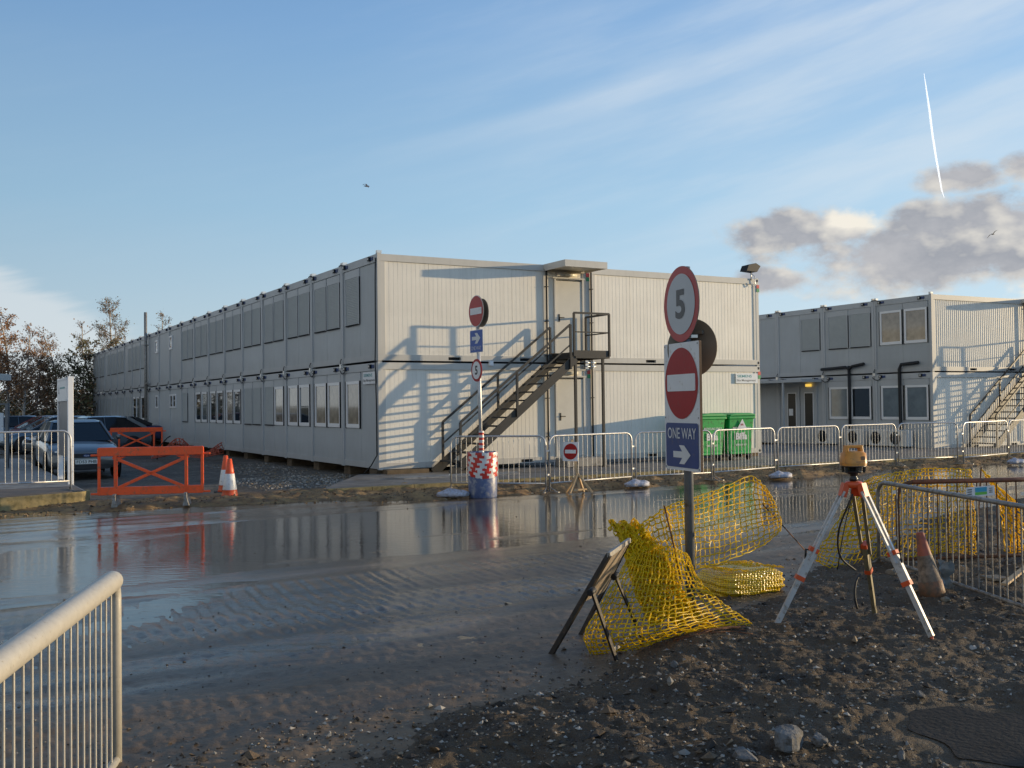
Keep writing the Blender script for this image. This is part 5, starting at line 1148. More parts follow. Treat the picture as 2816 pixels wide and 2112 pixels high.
rows = [[zA(840, 640, 7.95), zA(960, 650, 7.9), zA(1120, 640, 7.85), zA(1290, 690, 7.9)],
        [zA(690, 900, 7.6), zA(900, 880, 7.5), zA(1150, 900, 7.5), zA(1390, 930, 7.6)],
        [zA(520, 1180, 7.2), zA(800, 1170, 7.1), zA(1150, 1150, 7.1), zA(1540, 1080, 7.4)],
        [zA(400, 1420, 6.95), zA(720, 1400, 6.8), zA(1150, 1330, 6.95), zA(1700, 1200, 7.45)],
        [zAg(480, 1620, 0.02), zAg(800, 1560, 0.02), zAg(1250, 1430, 0.02), zAg(1860, 1350, 0.03)]]
pa2 = patch(rows); net(q, pa2, 23, 22, 0.0050, 0.004, 3, 2, lambda u, v: Vector((0, 0.035 * math.sin(7 * u + 3 * v) * .5, 0.01 * math.sin(9 * v + 5 * u) * (1 - v))))
rows2 = [[p + Vector((0.05, 0.16, -0.02)) for p in r_[1:]] + [r_[-1] + Vector((-0.05, 0.2, 0))] for r_ in rows[:-1]] + [[p + Vector((0.02, 0.12, 0.0)) for p in rows[-1][1:]] + [rows[-1][-1] + Vector((-0.2, 0.15, 0))]]
# gathered folds down the middle
path = [zA(720, 450, 8.1), zA(830, 590, 7.95), zA(930, 750, 7.8), zA(1020, 920, 7.6), zA(1110, 1100, 7.45), zA(1230, 1280, 7.25)]
for k in range(3):
    def fn(u, v, k=k):
        c = spl(path, v); wd = 0.10 + 0.10 * v
        a = (u - 0.5) * 2
        return c + Vector((a * wd + 0.02 * math.sin(5 * v + k), 0.035 * math.sin(a * 7 + k * 1.7 + 2 * v) + 0.03 * k, 0.03 * math.sin(a * 7 + k + 4 * v)))
    net(q, fn, 12, 24, 0.0062, 0.009, 10 + k, 2)
q.build('mesh_net', ['yellow'], n1, n1o)
def stake(a, b_, r, label, m='rust', name='steel_stake'):
    q = MB(); q.tube([a, a.lerp(b_, 0.5) + Vector((0.004, 0, 0)), b_], r, 6); o = q.build(name, [m], None, b_); o.location = b_; return tag(o, label, 'stake', 'steel stakes holding the nets')
stake(zA(1090, 285, 8.31), zA(1240, 960, 8.15), 0.007, 'dark thin stake threaded through the net beside the tall sign post')
zB = lambda x, y, Y: atY(2112 + x / 3.142, 1200 + y / 3.142, Y)
def zBg(x, y, up=0.0):
    p = G(2112 + x / 3.142, 1200 + y / 3.142); p.z += up; return p
stake(zA(1940, 270, 8.9), zBg(360, 1030), 0.006, 'thin dark stake slanting from the net to the ground left of the tripod')
stake(zB(1842, 265, 10.75), zB(1800, 900, 10.7), 0.009, 'upright dark stake at the gap between the two nets on the right')
# folded bundle of netting
bo = zAg(1740, 1060, 0.0); nb = thing('folded_netting', bo, 'folded flat bundle of shiny yellow netting lying right of the tall sign post', 'netting')
def netroll_mat():
    m = mat('folded_yellow_netting', (0.90, 0.58, 0.010), 0.25, 0, 0.2, 5, coat=0.3); nt = m.node_tree; b = nt.nodes['Principled BSDF']
    tc = nd(nt, 'ShaderNodeTexCoord'); outs = []
    for rot in (0.0, PI / 2):
        mp = nd(nt, 'ShaderNodeMapping'); mp.inputs['Rotation'].default_value = (0, 0, rot + 0.35); nt.links.new(tc.outputs['Object'], mp.inputs[0])
        wv = nd(nt, 'ShaderNodeTexWave', Scale=14.0, Distortion=1.2); wv.inputs['Detail Scale'].default_value = 2.0; nt.links.new(mp.outputs[0], wv.inputs['Vector']); outs.append(wv.outputs['Fac'])
    mp = nd(nt, 'ShaderNodeMapping'); mp.inputs['Rotation'].default_value = (0, PI / 2, 0); nt.links.new(tc.outputs['Object'], mp.inputs[0])
    wv = nd(nt, 'ShaderNodeTexWave', Scale=18.0, Distortion=0.8); nt.links.new(mp.outputs[0], wv.inputs['Vector']); outs.append(wv.outputs['Fac'])
    mn = nd(nt, 'ShaderNodeMath', operation='MULTIPLY'); nt.links.new(outs[0], mn.inputs[0]); nt.links.new(outs[1], mn.inputs[1])
    m2 = nd(nt, 'ShaderNodeMath', operation='MULTIPLY_ADD'); nt.links.new(outs[2], m2.inputs[0]); m2.inputs[1].default_value = 0.4; nt.links.new(mn.outputs[0], m2.inputs[2])
    src = b.inputs['Base Color'].links[0].from_socket; mx = nd(nt, 'ShaderNodeMix', data_type='RGBA'); mx.inputs[6].default_value = (0.50, 0.28, 0.015, 1)
    mr = nd(nt, 'ShaderNodeMapRange'); mr.inputs[1].default_value = 0.15; mr.inputs[2].default_value = 0.5; nt.links.new(m2.outputs[0], mr.inputs[0]); nt.links.new(mr.outputs[0], mx.inputs[0]); nt.links.new(src, mx.inputs[7]); nt.links.new(mx.outputs[2], b.inputs['Base Color'])
    bp = nd(nt, 'ShaderNodeBump', Strength=0.8, Distance=0.01); nt.links.new(m2.outputs[0], bp.inputs['Height']); nt.links.new(bp.outputs[0], b.inputs['Normal'])
    return m
q = MB(); nu, nv_ = 48, 40; V = []
exb = Vector((0.93, 0.36, 0)).normalized(); eyb = Vector((-exb.y, exb.x, 0))
for i in range(nu):
    a = 2 * PI * i / nu
    for j in range(nv_ + 1):
        ph = -PI / 2 + PI * j / nv_
        sg_ = lambda c, e: math.copysign(abs(c) ** e, c)
        x = 0.37 * sg_(math.cos(a), 0.55) * sg_(math.cos(ph), 0.35); y = 0.29 * sg_(math.sin(a), 0.6) * sg_(math.cos(ph), 0.35); z = 0.125 * sg_(math.sin(ph), 0.8)
        z += 0.012 * math.sin(14 * x + 3 * y) * math.cos(ph) + 0.010 * math.sin(26 * y + 4 * x) + (0.02 * math.sin(5 * x + 1))
        rad_ = 1 + 0.03 * math.sin(z * 110 + 3 * a) + 0.02 * math.sin(5 * a)
        V.append(bo + exb * (x * rad_) + eyb * (y * rad_) + Vector((0, 0, z + 0.125)))
q.add(V, [(i * (nv_ + 1) + j, ((i + 1) % nu) * (nv_ + 1) + j, ((i + 1) % nu) * (nv_ + 1) + j + 1, i * (nv_ + 1) + j + 1) for i in range(nu) for j in range(nv_)], 0, True)
q.build('bundle', [netroll_mat()], nb, bo)
q = MB(); top = lambda u, v: bo + exb * ((u - .5) * .62) + eyb * ((v - .5) * .46) + Vector((0, 0, .262 + .012 * math.sin(9 * u + 3 * v)))
net(q, top, 22, 14, 0.003, 0.006, 30, 1); q.build('loose_strands', ['yellow'], nb, bo)
# second net behind the right barriers
n2o = zB(1100, 1050, 10.6); n2o.z = 0.08; n2 = thing('yellow_netting', n2o, 'yellow plastic mesh netting hung behind the right hand barriers and the survey tripod', 'netting')
q = MB()
rows = [[zB(840, 390, 10.9), zB(1020, 325, 10.95), zB(1280, 290, 11.0), zB(1540, 275, 11.0), zB(1762, 292, 10.95)],
        [zB(700, 590, 10.75), zB(950, 520, 10.9), zB(1260, 480, 11.0), zB(1540, 470, 11.0), zB(1790, 480, 10.95)],
        [zB(570, 800, 10.6), zB(880, 760, 10.75), zB(1230, 720, 10.9), zB(1540, 700, 10.9), zB(1800, 700, 10.9)],
        [zB(470, 970, 10.5), zB(820, 960, 10.6), zB(1200, 930, 10.75), zB(1520, 900, 10.8), zB(1800, 880, 10.8)],
        [zB(430, 1085, 10.5), zB(700, 1185, 10.45), zB(1100, 1120, 10.55), zB(1440, 1012, 10.7), zB(1788, 1020, 10.7)]]
R2 = rows
net(q, patch(rows), 34, 20, 0.0055, 0.006, 5, 2, lambda u, v: Vector((0, 0.05 * math.sin(14 * u + 2 * v), 0.0)))
net(q, lambda u, v: patch(R2)(0.12 + 0.3 * u, 0.15 + 0.5 * v) + Vector((0.01, 0.1 + .03 * math.sin(9 * u), -0.03)), 9, 9, 0.0062, 0.008, 6, 2)
rows = [[zB(1850, 285, 10.7), zB(1960, 400, 10.65), zB(2090, 520, 10.6), zB(2188, 615, 10.5)], [zB(1960, 470, 10.7), zB(2030, 560, 10.6), zB(2110, 640, 10.6), zB(2190, 720, 10.5)], [zB(2010, 640, 10.65), zB(2070, 720, 10.6), zB(2130, 790, 10.6), zB(2195, 840, 10.5)], [zB(2050, 990, 10.6), zB(2100, 1000, 10.6), zB(2150, 1000, 10.55), zB(2200, 1000, 10.5)]]
net(q, patch(rows), 6, 15, 0.0066, 0.008, 7)
q.build('mesh_net', ['yellow'], n2, n2o)
# ------------------------------------------------------------------ folded sign frame lying open
FL, FR_, RL, RR_ = zAg(100, 1610), zAg(350, 1450), zAg(680, 1650), zAg(905, 1465)
TN, TF = zA(612, 708, 6.62), zA(788, 582, 7.12); HN, HF = zA(470, 1035, 6.55), zA(672, 900, 7.05)
af = thing('folding_sign_frame', FL, 'dark folding roadworks sign frame seen from behind, in front of the netting', 'sign frame')
q = MB(); q.bar(TN, FL, 0.022, 0.034); q.build('leg', ['frame_dark'], af, FL)
q = MB(); q.bar(TF, FR_, 0.018, 0.028); q.build('leg', ['frame_dark'], af, FL)
q = MB(); q.bar(HN, RL, 0.016, 0.026); q.build('leg', ['frame_dark'], af, FL)
q = MB(); q.bar(HF, RR_, 0.014, 0.024); q.build('leg', ['frame_dark'], af, FL)
q = MB(); q.bar(RL.lerp(HN, 0.17), RR_.lerp(HF, 0.17), 0.012, 0.03); q.build('cross_strut', ['galv_dull'], af, FL)
a_, b_ = TN.lerp(FL, 0.44), TF.lerp(FR_, 0.50); nrm = (TF - TN).cross(FL - TN).normalized(); 
if nrm.y > 0: nrm = -nrm
q = MB(); off = nrm * 0.012
P = [TN.lerp(TF, 0.06), TN.lerp(TF, 0.94), b_, a_]; q.add([p + off for p in P] + [p - off for p in P], [(0, 1, 2, 3), (7, 6, 5, 4), (0, 4, 5, 1), (1, 5, 6, 2), (2, 6, 7, 3), (3, 7, 4, 0)]); q.bar(TN.lerp(TF, -0.02) , TF, 0.02, 0.03, 1)
q.build('sign_panel', [mat('worn_sign_back', (0.30, 0.24, 0.18), 0.6, 0.1, 0.2, 9, 0, 40, (0.14, 0.10, 0.07), 0.3), 'galv_dull'], af, FL)
q = MB(); q.tube([HF + Vector((-.02, -.02, 0)), HF + Vector((.01, .04, .01))], 0.022, 8); q.tube([HN + Vector((-.02, -.02, 0)), HN + Vector((.01, .04, .01))], 0.022, 8); q.build('hinge', ['black'], af, FL)
# ------------------------------------------------------------------ survey tripod and laser level
fL, fR, fB = zBg(60, 1655), zBg(1385, 1700), zBg(925, 1545)
fR = G(2565, 1757); ctr = (fL + fR + fB) / 3; Yt = ctr.y
hd = atY(2348, 1342, Yt); tp = thing('survey_tripod', Vector((hd.x, hd.y, ctr.z)), 'white and orange surveyor tripod standing on the mud', 'tripod'); org = tp.location
q = MB(); q.lathe([(0.0, -0.03), (0.045, -0.03), (0.062, -0.02), (0.062, 0.012), (0.05, 0.02), (0.0, 0.02)], 24, 0, lambda p: (hd.x + p[0], hd.y + p[1], hd.z + 0.03 + p[2]))
feet = [(fL, 'alu'), (fR, 'alu'), (fB, 'leg_olive')]
for ft_, m_ in feet:
    dv = Vector((ft_.x - hd.x, ft_.y - hd.y, 0)).normalized(); c = hd + dv * 0.058; sidev = dv.cross(UPZ)
    q.bar(c + Vector((0, 0, 0.035)), c + dv * 0.028 + Vector((0, 0, -0.06)), 0.042, 0.07, 0, sidev)
q.build('tripod_head', ['trip_orange'], tp, org)
for ft_, m_ in feet:
    dv = Vector((ft_.x - hd.x, ft_.y - hd.y, 0)).normalized(); sidev = dv.cross(UPZ); c = hd + dv * 0.08 + Vector((0, 0, -0.02))
    lg = MB(); e1 = c.lerp(ft_, 0.50)
    for sx in (-1, 1): lg.bar(c + sidev * (0.034 * sx), c.lerp(ft_, 0.5) + sidev * (0.027 * sx), 0.015, 0.024, 0, sidev)
    lg.bar(c.lerp(ft_, 0.42), c.lerp(ft_, 0.65), 0.062, 0.034, 0, sidev); lg.bar(c.lerp(ft_, 0.62), c.lerp(ft_, 0.985), 0.036, 0.028, 0, sidev)
    lg.tube([c.lerp(ft_, 0.985), ft_ + Vector((0, 0, -0.02))], [0.014, 0.004], 8, 1)
    o = lg.build('leg', [m_, 'trip_orange'], tp, org)
    for t_, w_ in ((0.43, 0.07), (0.635, 0.066)):
        k = MB(); k.bar(c.lerp(ft_, t_ - 0.014), c.lerp(ft_, t_ + 0.016), w_, 0.046, 0, sidev); k.build('leg_clamp', ['trip_orange'], o, org)
    k = MB(); pz = c.lerp(ft_, 0.435); k.tube([pz + dv * 0.02, pz + dv * 0.055 + Vector((0, 0, 0.01)), pz + dv * 0.06 + Vector((0, 0, -0.06))], 0.008, 6); k.build('clamp_lever', ['black'], o, org)
k = MB(); sp1 = [zB(730, 500, Yt - .05), zB(690, 600, Yt - .05), zB(620, 780, Yt), zB(605, 940, Yt + .05), zB(640, 1060, Yt + .1), zB(755, 1155, Yt + .2)]
k.tube([spl(sp1, i / 24) for i in range(25)], 0.008, 5); k.tube([spl([zB(800, 1190, Yt + .3), zB(760, 1260, Yt + .2), zB(750, 1380, Yt + .15), zB(772, 1490, Yt + .15)], i / 12) for i in range(13)], 0.009, 5)
k.tube([spl([zB(735, 500, Yt), zB(680, 700, Yt + .1), zB(640, 900, Yt + .12), zB(600, 1150, Yt + .2)], i / 12) for i in range(13)], 0.004, 5); k.build('carry_strap', ['black'], tp, org)
lz = hd + Vector((0, 0, 0.052)); ll = thing('laser_level', lz, 'orange rotating laser level with top handle mounted on the tripod', 'laser level', 0.25)
def frl(p): return (p[0], p[1], p[2])
k = MB(); k.lathe([(0.0, 0.0), (0.030, 0.0), (0.032, 0.02), (0.024, 0.03), (0.024, 0.045), (0.04, 0.05), (0.04, 0.056), (0.0, 0.056)], 20); k.build('mount', ['laser_black'], ll)
k = MB(); k.lathe([(0.0, 0.056), (0.05, 0.056), (0.068, 0.066), (0.07, 0.07), (0.0, 0.07)], 24, 0); k.lathe([(0.0, 0.104), (0.09, 0.104), (0.094, 0.112), (0.0, 0.112)], 28, 0)
for i in range(6):
    a = 2 * PI * i / 6 + .3; k.bar((0.072 * math.cos(a), 0.072 * math.sin(a), 0.062), (0.078 * math.cos(a), 0.078 * math.sin(a), 0.108), 0.016, 0.012, 0)
k.lathe([(0.04, 0.07), (0.045, 0.104)], 16, 1, None, True, False); k.build('lens_cage', ['laser_black', 'carglass'], ll)
k = MB(); k.prism(rrect(0.172, 0.150, 0.05, 6), frl, 0.112, 0.135); k.add([], [])
P0, P1, P2_ = rrect(0.180, 0.156, 0.055, 6), rrect(0.168, 0.142, 0.05, 6), rrect(0.128, 0.108, 0.045, 6); n = len(P0)
k.add([(x, y, 0.130) for x, y in P0] + [(x, y, 0.202) for x, y in P1] + [(x, y, 0.218) for x, y in P2_], [(i, (i + 1) % n, n + (i + 1) % n, n + i) for i in range(n)] + [(n + i, n + (i + 1) % n, 2 * n + (i + 1) % n, 2 * n + i) for i in range(n)] + [tuple(range(2 * n, 3 * n))], 0, True); k.build('housing', ['laser'], ll)
k = MB(); k.prism([(-.076, .206), (-.066, .262), (.066, .262), (.076, .206), (.050, .206), (.044, .240), (-.044, .240), (-.050, .206)], lambda p: (p[0], -p[2], p[1]), -.022, .022); o = k.build('handle', ['laser'], ll); bevel(o, 0.005)
k = MB(); f2 = plane_frame((0.01, -.0755, .16), (1, 0, 0), UPZ); flat(k, rrect(.035, .03, .008, 3, .02, .008), f2, .002, 0); flat(k, rrect(.075, .006, .001, 1, .0, -.018), f2, .002, 0); k.build('marking', ['ply'], ll)
# ------------------------------------------------------------------ right-hand barriers
def long_barrier(name, a, b_, z0, h, zb, label, mats, group=None, topm=None, r=0.021):
    mid = (a + b_) / 2; mid.z = z0; dv = b_ - a; Ln = math.hypot(dv.x, dv.y)
    t = thing(name, mid, label, 'barrier', math.atan2(dv.y, dv.x), group); barrier_parts(t, Ln, h, mats, r, zb, True, 0.105)
    if topm:
        q = MB(); q.tube([(-Ln / 2 + 0.16, 0, h + 0.002), (Ln / 2 - 0.16, 0, h + 0.002)], r + 0.003, 8); q.build('painted_top_rail', [topm], t)
    return t
long_barrier('crowd_barrier', Vector((3.72, 10.4, 0)), Vector((3.94, 7.55, 0)), 0.03, 0.89, 0.12, 'dull grey barrier running towards the camera right of the tripod', ('galv_dull', 'galv_dull', 'galv_dull'), 'barriers in the mud on the right')
long_barrier('crowd_barrier', Vector((3.86, 10.25, 0)), Vector((6.2, 10.55, 0)), 0.03, 0.89, 0.12, 'rusty barrier with orange top rail behind the small leaning cone', ('rust', 'rust', 'rust'), 'barriers in the mud on the right', 'rail_orange')
long_barrier('crowd_barrier', Vector((4.98, 9.9, 0)), Vector((7.0, 9.2, 0)), 0.03, 0.86, 0.12, 'grey barrier whose rounded end just shows at the right picture edge', ('galv_dull', 'galv_dull', 'galv_dull'), 'barriers in the mud on the right')
sp_o = zB(1835, 475, 10.22); t = thing('small_label_plate', sp_o, 'small white label plate with blue and green print on the orange topped barrier', 'label'); fr = plane_frame(sp_o, Vector((0.97, -0.1, 0.08)), UPZ)
k = MB(); k.prism(rrect(.275, .098, .006, 2), fr, -.004, .002); f = k.build('sign_plate', ['white'], t, sp_o)
k = MB(); flat(k, rrect(.115, .045, .002, 1, 0.005, .018), fr, .004, 0); flat(k, rrect(.115, .028, .002, 1, 0.005, -.02), fr, .004, 1)
for i in range(3): flat(k, rrect(.045, .012, .001, 1, -.105, .024 - i * .022), fr, .004, 2); flat(k, rrect(.035, .008, .001, 1, .1, .024 - i * .02), fr, .004, 2)
k.build('print', [mat('pale_blue_print', (0.05, 0.35, 0.55), 0.4), mat('lime_print', (0.15, 0.5, 0.08), 0.4), 'grey_ink'], f, sp_o)
# leaning muddy cone
cp_ = G(2566, 1640); ct = thing('traffic_cone', cp_, 'muddy traffic cone with orange tip leaning in front of the right barriers', 'cone')
k = MB(); ax = Vector((-0.17, 0.05, 1)).normalized(); e1 = ax.cross(Vector((0, 1, 0))).normalized(); e2 = ax.cross(e1)
fc = lambda p: cp_ + e1 * p[0] + e2 * p[1] + ax * p[2]
k.lathe([(0.108, -0.03), (0.102, 0.06), (0.098, 0.13), (0.092, 0.135), (0.060, 0.345), (0.058, 0.35), (0.033, 0.535), (0.025, 0.545)], 24, 0, fc, True, True, lambda i, j: (2 if i < 3 else 1 if i < 5 else 0)); k.build('cone_body', ['cone_top', 'cone_dirty', mat('muddy_orange', (0.25, 0.11, 0.05), 0.6, 0, 0.3, 8, 0.2, 40, (0.1, 0.07, 0.045), 0.8)], ct, cp_)
# ------------------------------------------------------------------ foreground barrier
fa, fb = Vector((-1.945, 4.98, 0)), Vector((-1.52, 2.35, 0)); fbm_ = (fa + fb) / 2
fbar = thing('crowd_barrier', fbm_, 'near grey barrier with thick top rail at the bottom left corner', 'barrier'); dvv = (fb - fa).normalized()
k = MB(); zt = 0.925
for a0, dr_ in ((fa, 1),):
    P = [a0 + Vector((0, 0, 0.0)), a0 + Vector((0, 0, zt - 0.10))] + [a0 + dvv * (0.07 * (1 - math.cos(x))) + Vector((0, 0, zt - 0.10 + 0.085 * math.sin(x))) for x in [PI / 2 * i / 6 for i in range(1, 7)]]
    k.tube(P, 0.026, 14)
k.build('post', ['galv_warm'], fbar, fbm_)
k = MB(); P = [fb, fb + Vector((0, 0, zt - 0.1)), fb - dvv * 0.05 + Vector((0, 0, zt))]; k.tube(P, 0.026, 14); k.build('post', ['galv_warm'], fbar, fbm_)
k = MB(); k.tube([fa + dvv * 0.045 + Vector((0, 0, zt - 0.002)), fa + dvv * 0.055 + Vector((0, 0, zt - 0.001))] + [fa.lerp(fb, t_) + Vector((0, 0, zt)) for t_ in (0.03, 0.3, 0.6, 0.97)], [0.03, 0.047] + [0.050] * 4, 20); k.build('top_rail', ['galv_warm'], fbar, fbm_)
k = MB(); k.tube([fa + Vector((0, 0, 0.05)), fb + Vector((0, 0, 0.05))], 0.022, 10); k.build('bottom_rail', ['galv_warm'], fbar, fbm_)
k = MB()
for i in range(1, 26):
    p = fa.lerp(fb, i / 26); k.tube([p + Vector((0, 0, 0.05)), p + Vector((0, 0, zt - 0.02))], 0.0052, 8, caps=False)
k.build('grille', ['galv_warm'], fbar, fbm_)
k = MB(); k.bar(fa + Vector((-.18, -.03, .0)), fa + Vector((.02, .003, .0)), .04, .02); k.build('foot', ['galv_dull'], fbar, fbm_)
# ------------------------------------------------------------------ rocks, litter, gravel
def rock(p, sz, label, seed, group=None, m='rock'):
    rr = random.Random(seed); q = MB(); nu, nv = 14, 9; V = []
    pl = [(Vector((rr.gauss(0, 1), rr.gauss(0, 1), rr.gauss(0, 1))).normalized(), rr.uniform(.55, .85)) for _ in range(11)]
    for i in range(nv + 1):
        th = PI * i / nv
        for j in range(nu):
            a = 2 * PI * j / nu; d = Vector((math.sin(th) * math.cos(a), math.sin(th) * math.sin(a), math.cos(th))); r = 1.0
            for n_, c in pl:
                dt = d.dot(n_)
                if dt > 0.05: r = min(r, c / dt)
            V.append((d.x * r * sz[0], d.y * r * sz[1], d.z * r * sz[2] + sz[2] * .35))
    q.add(V, [(i * nu + j, i * nu + (j + 1) % nu, (i + 1) * nu + (j + 1) % nu, (i + 1) * nu + j) for i in range(nv) for j in range(nu)], 0, False)
    o = q.build('rock', [m]); p = Vector((p.x, p.y, float(ground_h(np.array([p.x]), np.array([p.y]))[0]))); o.location = p; o.rotation_euler = (0, 0, rr.uniform(0, 6)); return tag(o, label, 'rock', group)
rock(G(2168, 2062), (.12, .10, .06), 'largest pale grey rock in the foreground mud', 1)
rock(G(2045, 2092), (.085, .07, .035), 'second pale rock, lower left of the largest one', 6)
rock(G(2254, 2056), (.05, .05, .045), 'brownish stone just right of the largest grey rock', 8)
rock(G(2480, 2085), (.028, .024, .026), 'small bluish white pebble in the bottom right mud', 9)
rock(G(2530, 1932), (.036, .03, .026), 'fist sized pale stone above the dark wet patch', 12)
rock(G(1130, 1790), (.03, .028, .022), 'single pale stone on the road edge left of the sign frame', 13)
rock(G(402, 1722), (.026, .024, .022), 'reddish stone on the wet road beside the near barrier', 14, None, 'clay')
rock(G(1856, 1838), (.03, .03, .028), 'pale stone at the front edge of the yellow netting', 15)
rock(G(2450, 1580), (.05, .06, .05), 'pale broken lump beside the leg of the right barrier', 16, None, 'clay')
rock(G(2560, 1648) + Vector((.1, -.05, 0)), (.045, .04, .03), 'brown clod at the base of the leaning cone', 17, None, 'clay')
# wet smooth mud patch
pp = [(2.36 + .40 * math.cos(a) * (1 + .14 * math.sin(3 * a + 1) + .07 * math.sin(7 * a)), 5.0 + .46 * math.sin(a) * (1 + .10 * math.sin(4 * a) + .05 * math.sin(9 * a))) for a in [2 * PI * i / 60 for i in range(60)]]
k = MB(); zc = max(GH(x, y) for x, y in pp) + .006; k.add([(x, y, zc) for x, y in pp], [list(range(60))]); o = k.build('puddle', [mat('smooth_wet_mud', (0.032, 0.027, 0.022), 0.8, 0, 0.3, 4, 0.3, 30, spec=0.2)]); tag(o, kind='structure')
# rusty wires by the net
wo = zAg(1400, 1460, 0.0); k = MB(); rr = random.Random(5)
for i in range(5):
    P = []
    for j in range(9):
        t_ = j / 8; p = zAg(1180 + 680 * t_ + rr.uniform(-20, 20), 1440 - 95 * t_ + i * 14 + rr.uniform(-6, 6) + 40 * math.sin(t_ * 3 + i) * .4, .02 + .03 * math.sin(PI * t_)); P.append(p)
    k.tube([spl(P, u / 24) for u in range(25)], .0035, 4)
o = k.build('rusty_wire', ['rust'], None, wo); o.location = wo; tag(o, 'tangle of thin rusty wire along the front edge of the netting', 'wire')
# plastic litter and plank
lo_ = zBg(1545, 1320, 0.0); k = MB(); rr = random.Random(8); V = []
for i in range(7):
    for j in range(5): V.append(lo_ + Vector((-.05 + .1 * j / 4 + rr.gauss(0, .012), rr.gauss(0, .03), .24 * (1 - i / 6) + rr.gauss(0, .012))))
k.add(V, [(i * 5 + j, i * 5 + j + 1, (i + 1) * 5 + j + 1, (i + 1) * 5 + j) for i in range(6) for j in range(4)], 0, True); o = k.build('plastic_litter', ['sheet'], None, lo_); o.location = lo_; tag(o, 'scrap of pale plastic sheet caught right of the leaning cone', 'litter')
a, b_ = zBg(2040, 1310, .03), zBg(2260, 1190, .09); k = MB(); k.bar(a, b_, .05, .02); o = k.build('broken_plank', ['wood'], None, a); o.location = a; tag(o, 'pale broken plank on the mud behind the right barrier', 'plank')
a, b_ = zBg(1890, 1245, .02), zBg(2035, 1235, .02); k = MB(); k.bar(a, b_, .18, .02); o = k.build('flat_board', ['clay'], None, a); o.location = a; tag(o, 'flat pale board lying behind the right barrier', 'board')
def scatter(name, n, gen, szf, mats, label, seed, kind='stuff'):
    rr = random.Random(seed); q = MB(); pts = [gen(rr) for _ in range(n)]; pts = [p for p in pts if p]
    X = np.array([p[0] for p in pts]); Y = np.array([p[1] for p in pts]); Z = ground_h(X, Y); Zr = np.where(road_keep(X, Y), np.maximum(road_h(X, Y), 0.0), -9); Z = np.maximum(Z, Zr)
    base = [(1, 1, 1), (-1, -1, 1), (-1, 1, -1), (1, -1, -1), (1.2, 0, 0), (-1.2, 0, 0), (0, 1.2, 0), (0, -1.2, 0)]
    oct_ = [(1, 0, 0), (-1, 0, 0), (0, 1, 0), (0, -1, 0), (0, 0, 1), (0, 0, -1)]
    of = [(0, 2, 4), (2, 1, 4), (1, 3, 4), (3, 0, 4), (2, 0, 5), (1, 2, 5), (3, 1, 5), (0, 3, 5)]
    for x, y, z in zip(X, Y, Z):
        s = szf(rr); a = rr.uniform(0, 6.28); c_, s_ = math.cos(a), math.sin(a); sx, sy, sz = s * rr.uniform(.7, 1.3), s * rr.uniform(.6, 1.1), s * rr.uniform(.4, .8)
        tl = rr.uniform(-.4, .4)
        V = []
        for ox, oy, oz in oct_:
            px_, py_, pz_ = ox * sx + rr.gauss(0, s * .2), oy * sy + rr.gauss(0, s * .2), oz * sz + tl * ox * sx + rr.gauss(0, s * .12)
            V.append((x + px_ * c_ - py_ * s_, y + px_ * s_ + py_ * c_, z + pz_ + sz * .25))
        q.add(V, of, rr.randrange(len(mats)))
    o = q.build(name, mats); return tag(o, label, 'gravel', None, kind)
st_m = [mat('pebble_%s' % n_, c_, 0.75, 0, 0.2, 20) for n_, c_ in (('brown', (.085, .062, .042)), ('grey', (.21, .195, .17)), ('dark', (.035, .027, .02)), ('tan', (.25, .185, .115)), ('dark_brown', (.055, .04, .028)), ('pale', (.36, .33, .285)))]
def gv(rr):
    r_ = 3.2 * math.exp(rr.uniform(0, 1.55)); a = math.radians(rr.uniform(-30, 34)); x, y = r_ * math.sin(a), r_ * math.cos(a)
    vd = float(verge_dist(np.array([x]), np.array([y]))[0])
    if vd < rr.uniform(-.25, .25) or ((x - 2.36) / .5) ** 2 + ((y - 5.0) / .56) ** 2 < 1: return None
    return x, y
scatter('gravel', 30000, gv, lambda rr: .0045 + .012 * rr.random() ** 2.2 + (.02 * rr.random() if rr.random() < .03 else 0), st_m, 'loose stones strewn over the near mud', 11)
def gc(rr):
    p = gv(rr)
    return p if p and p[1] < 11 and fbm(np.array([p[0] * .8]), np.array([p[1] * .8]), 91, 3)[0] > .02 else None
scatter('mud_clods', 1500, gc, lambda rr: .012 + .032 * rr.random() ** 2.6, [mat('wet_clod', (.045, .032, .021), .8, 0, .3, 15, .5, 40), mat('dry_clod', (.12, .083, .05), .9, 0, .3, 15, .5, 40), mat('dark_clod', (.026, .02, .014), .7, 0, .3, 15, .5, 40)], 'dark clods of churned mud over the near ground', 15)
def gr_(rr):
    r_ = 5 * math.exp(rr.uniform(0, 1.3)); a = math.radians(rr.uniform(-29, 24)); x, y = r_ * math.sin(a), r_ * math.cos(a)
    vd = float(verge_dist(np.array([x]), np.array([y]))[0])
    if vd > 0.1 or vd < -9 or rr.random() < min(.92, -vd / 4.5): return None
    return x, y
scatter('road_grit', 3000, gr_, lambda rr: .004 + .010 * rr.random() ** 3, st_m[:3] + st_m[4:5], 'scattered grit and small stones on the wet road', 12)
def gb(rr):
    s, d = -3.2 + 3.4 * rr.random() ** .8, rr.uniform(-2.5, 1.6)
    if rr.random() < .25: s, d = rr.uniform(-2.2, -.2), rr.uniform(-9, -1)
    if s > -.05 and d < .2: return None
    p = B(s, d); return p.x, p.y
scatter('rubble', 2600, gb, lambda rr: .014 + .03 * rr.random() ** 2, st_m[1:2] + st_m[3:4] + st_m[5:6] + st_m[1:2], 'pale rubble banked against the corner of the long block', 13)
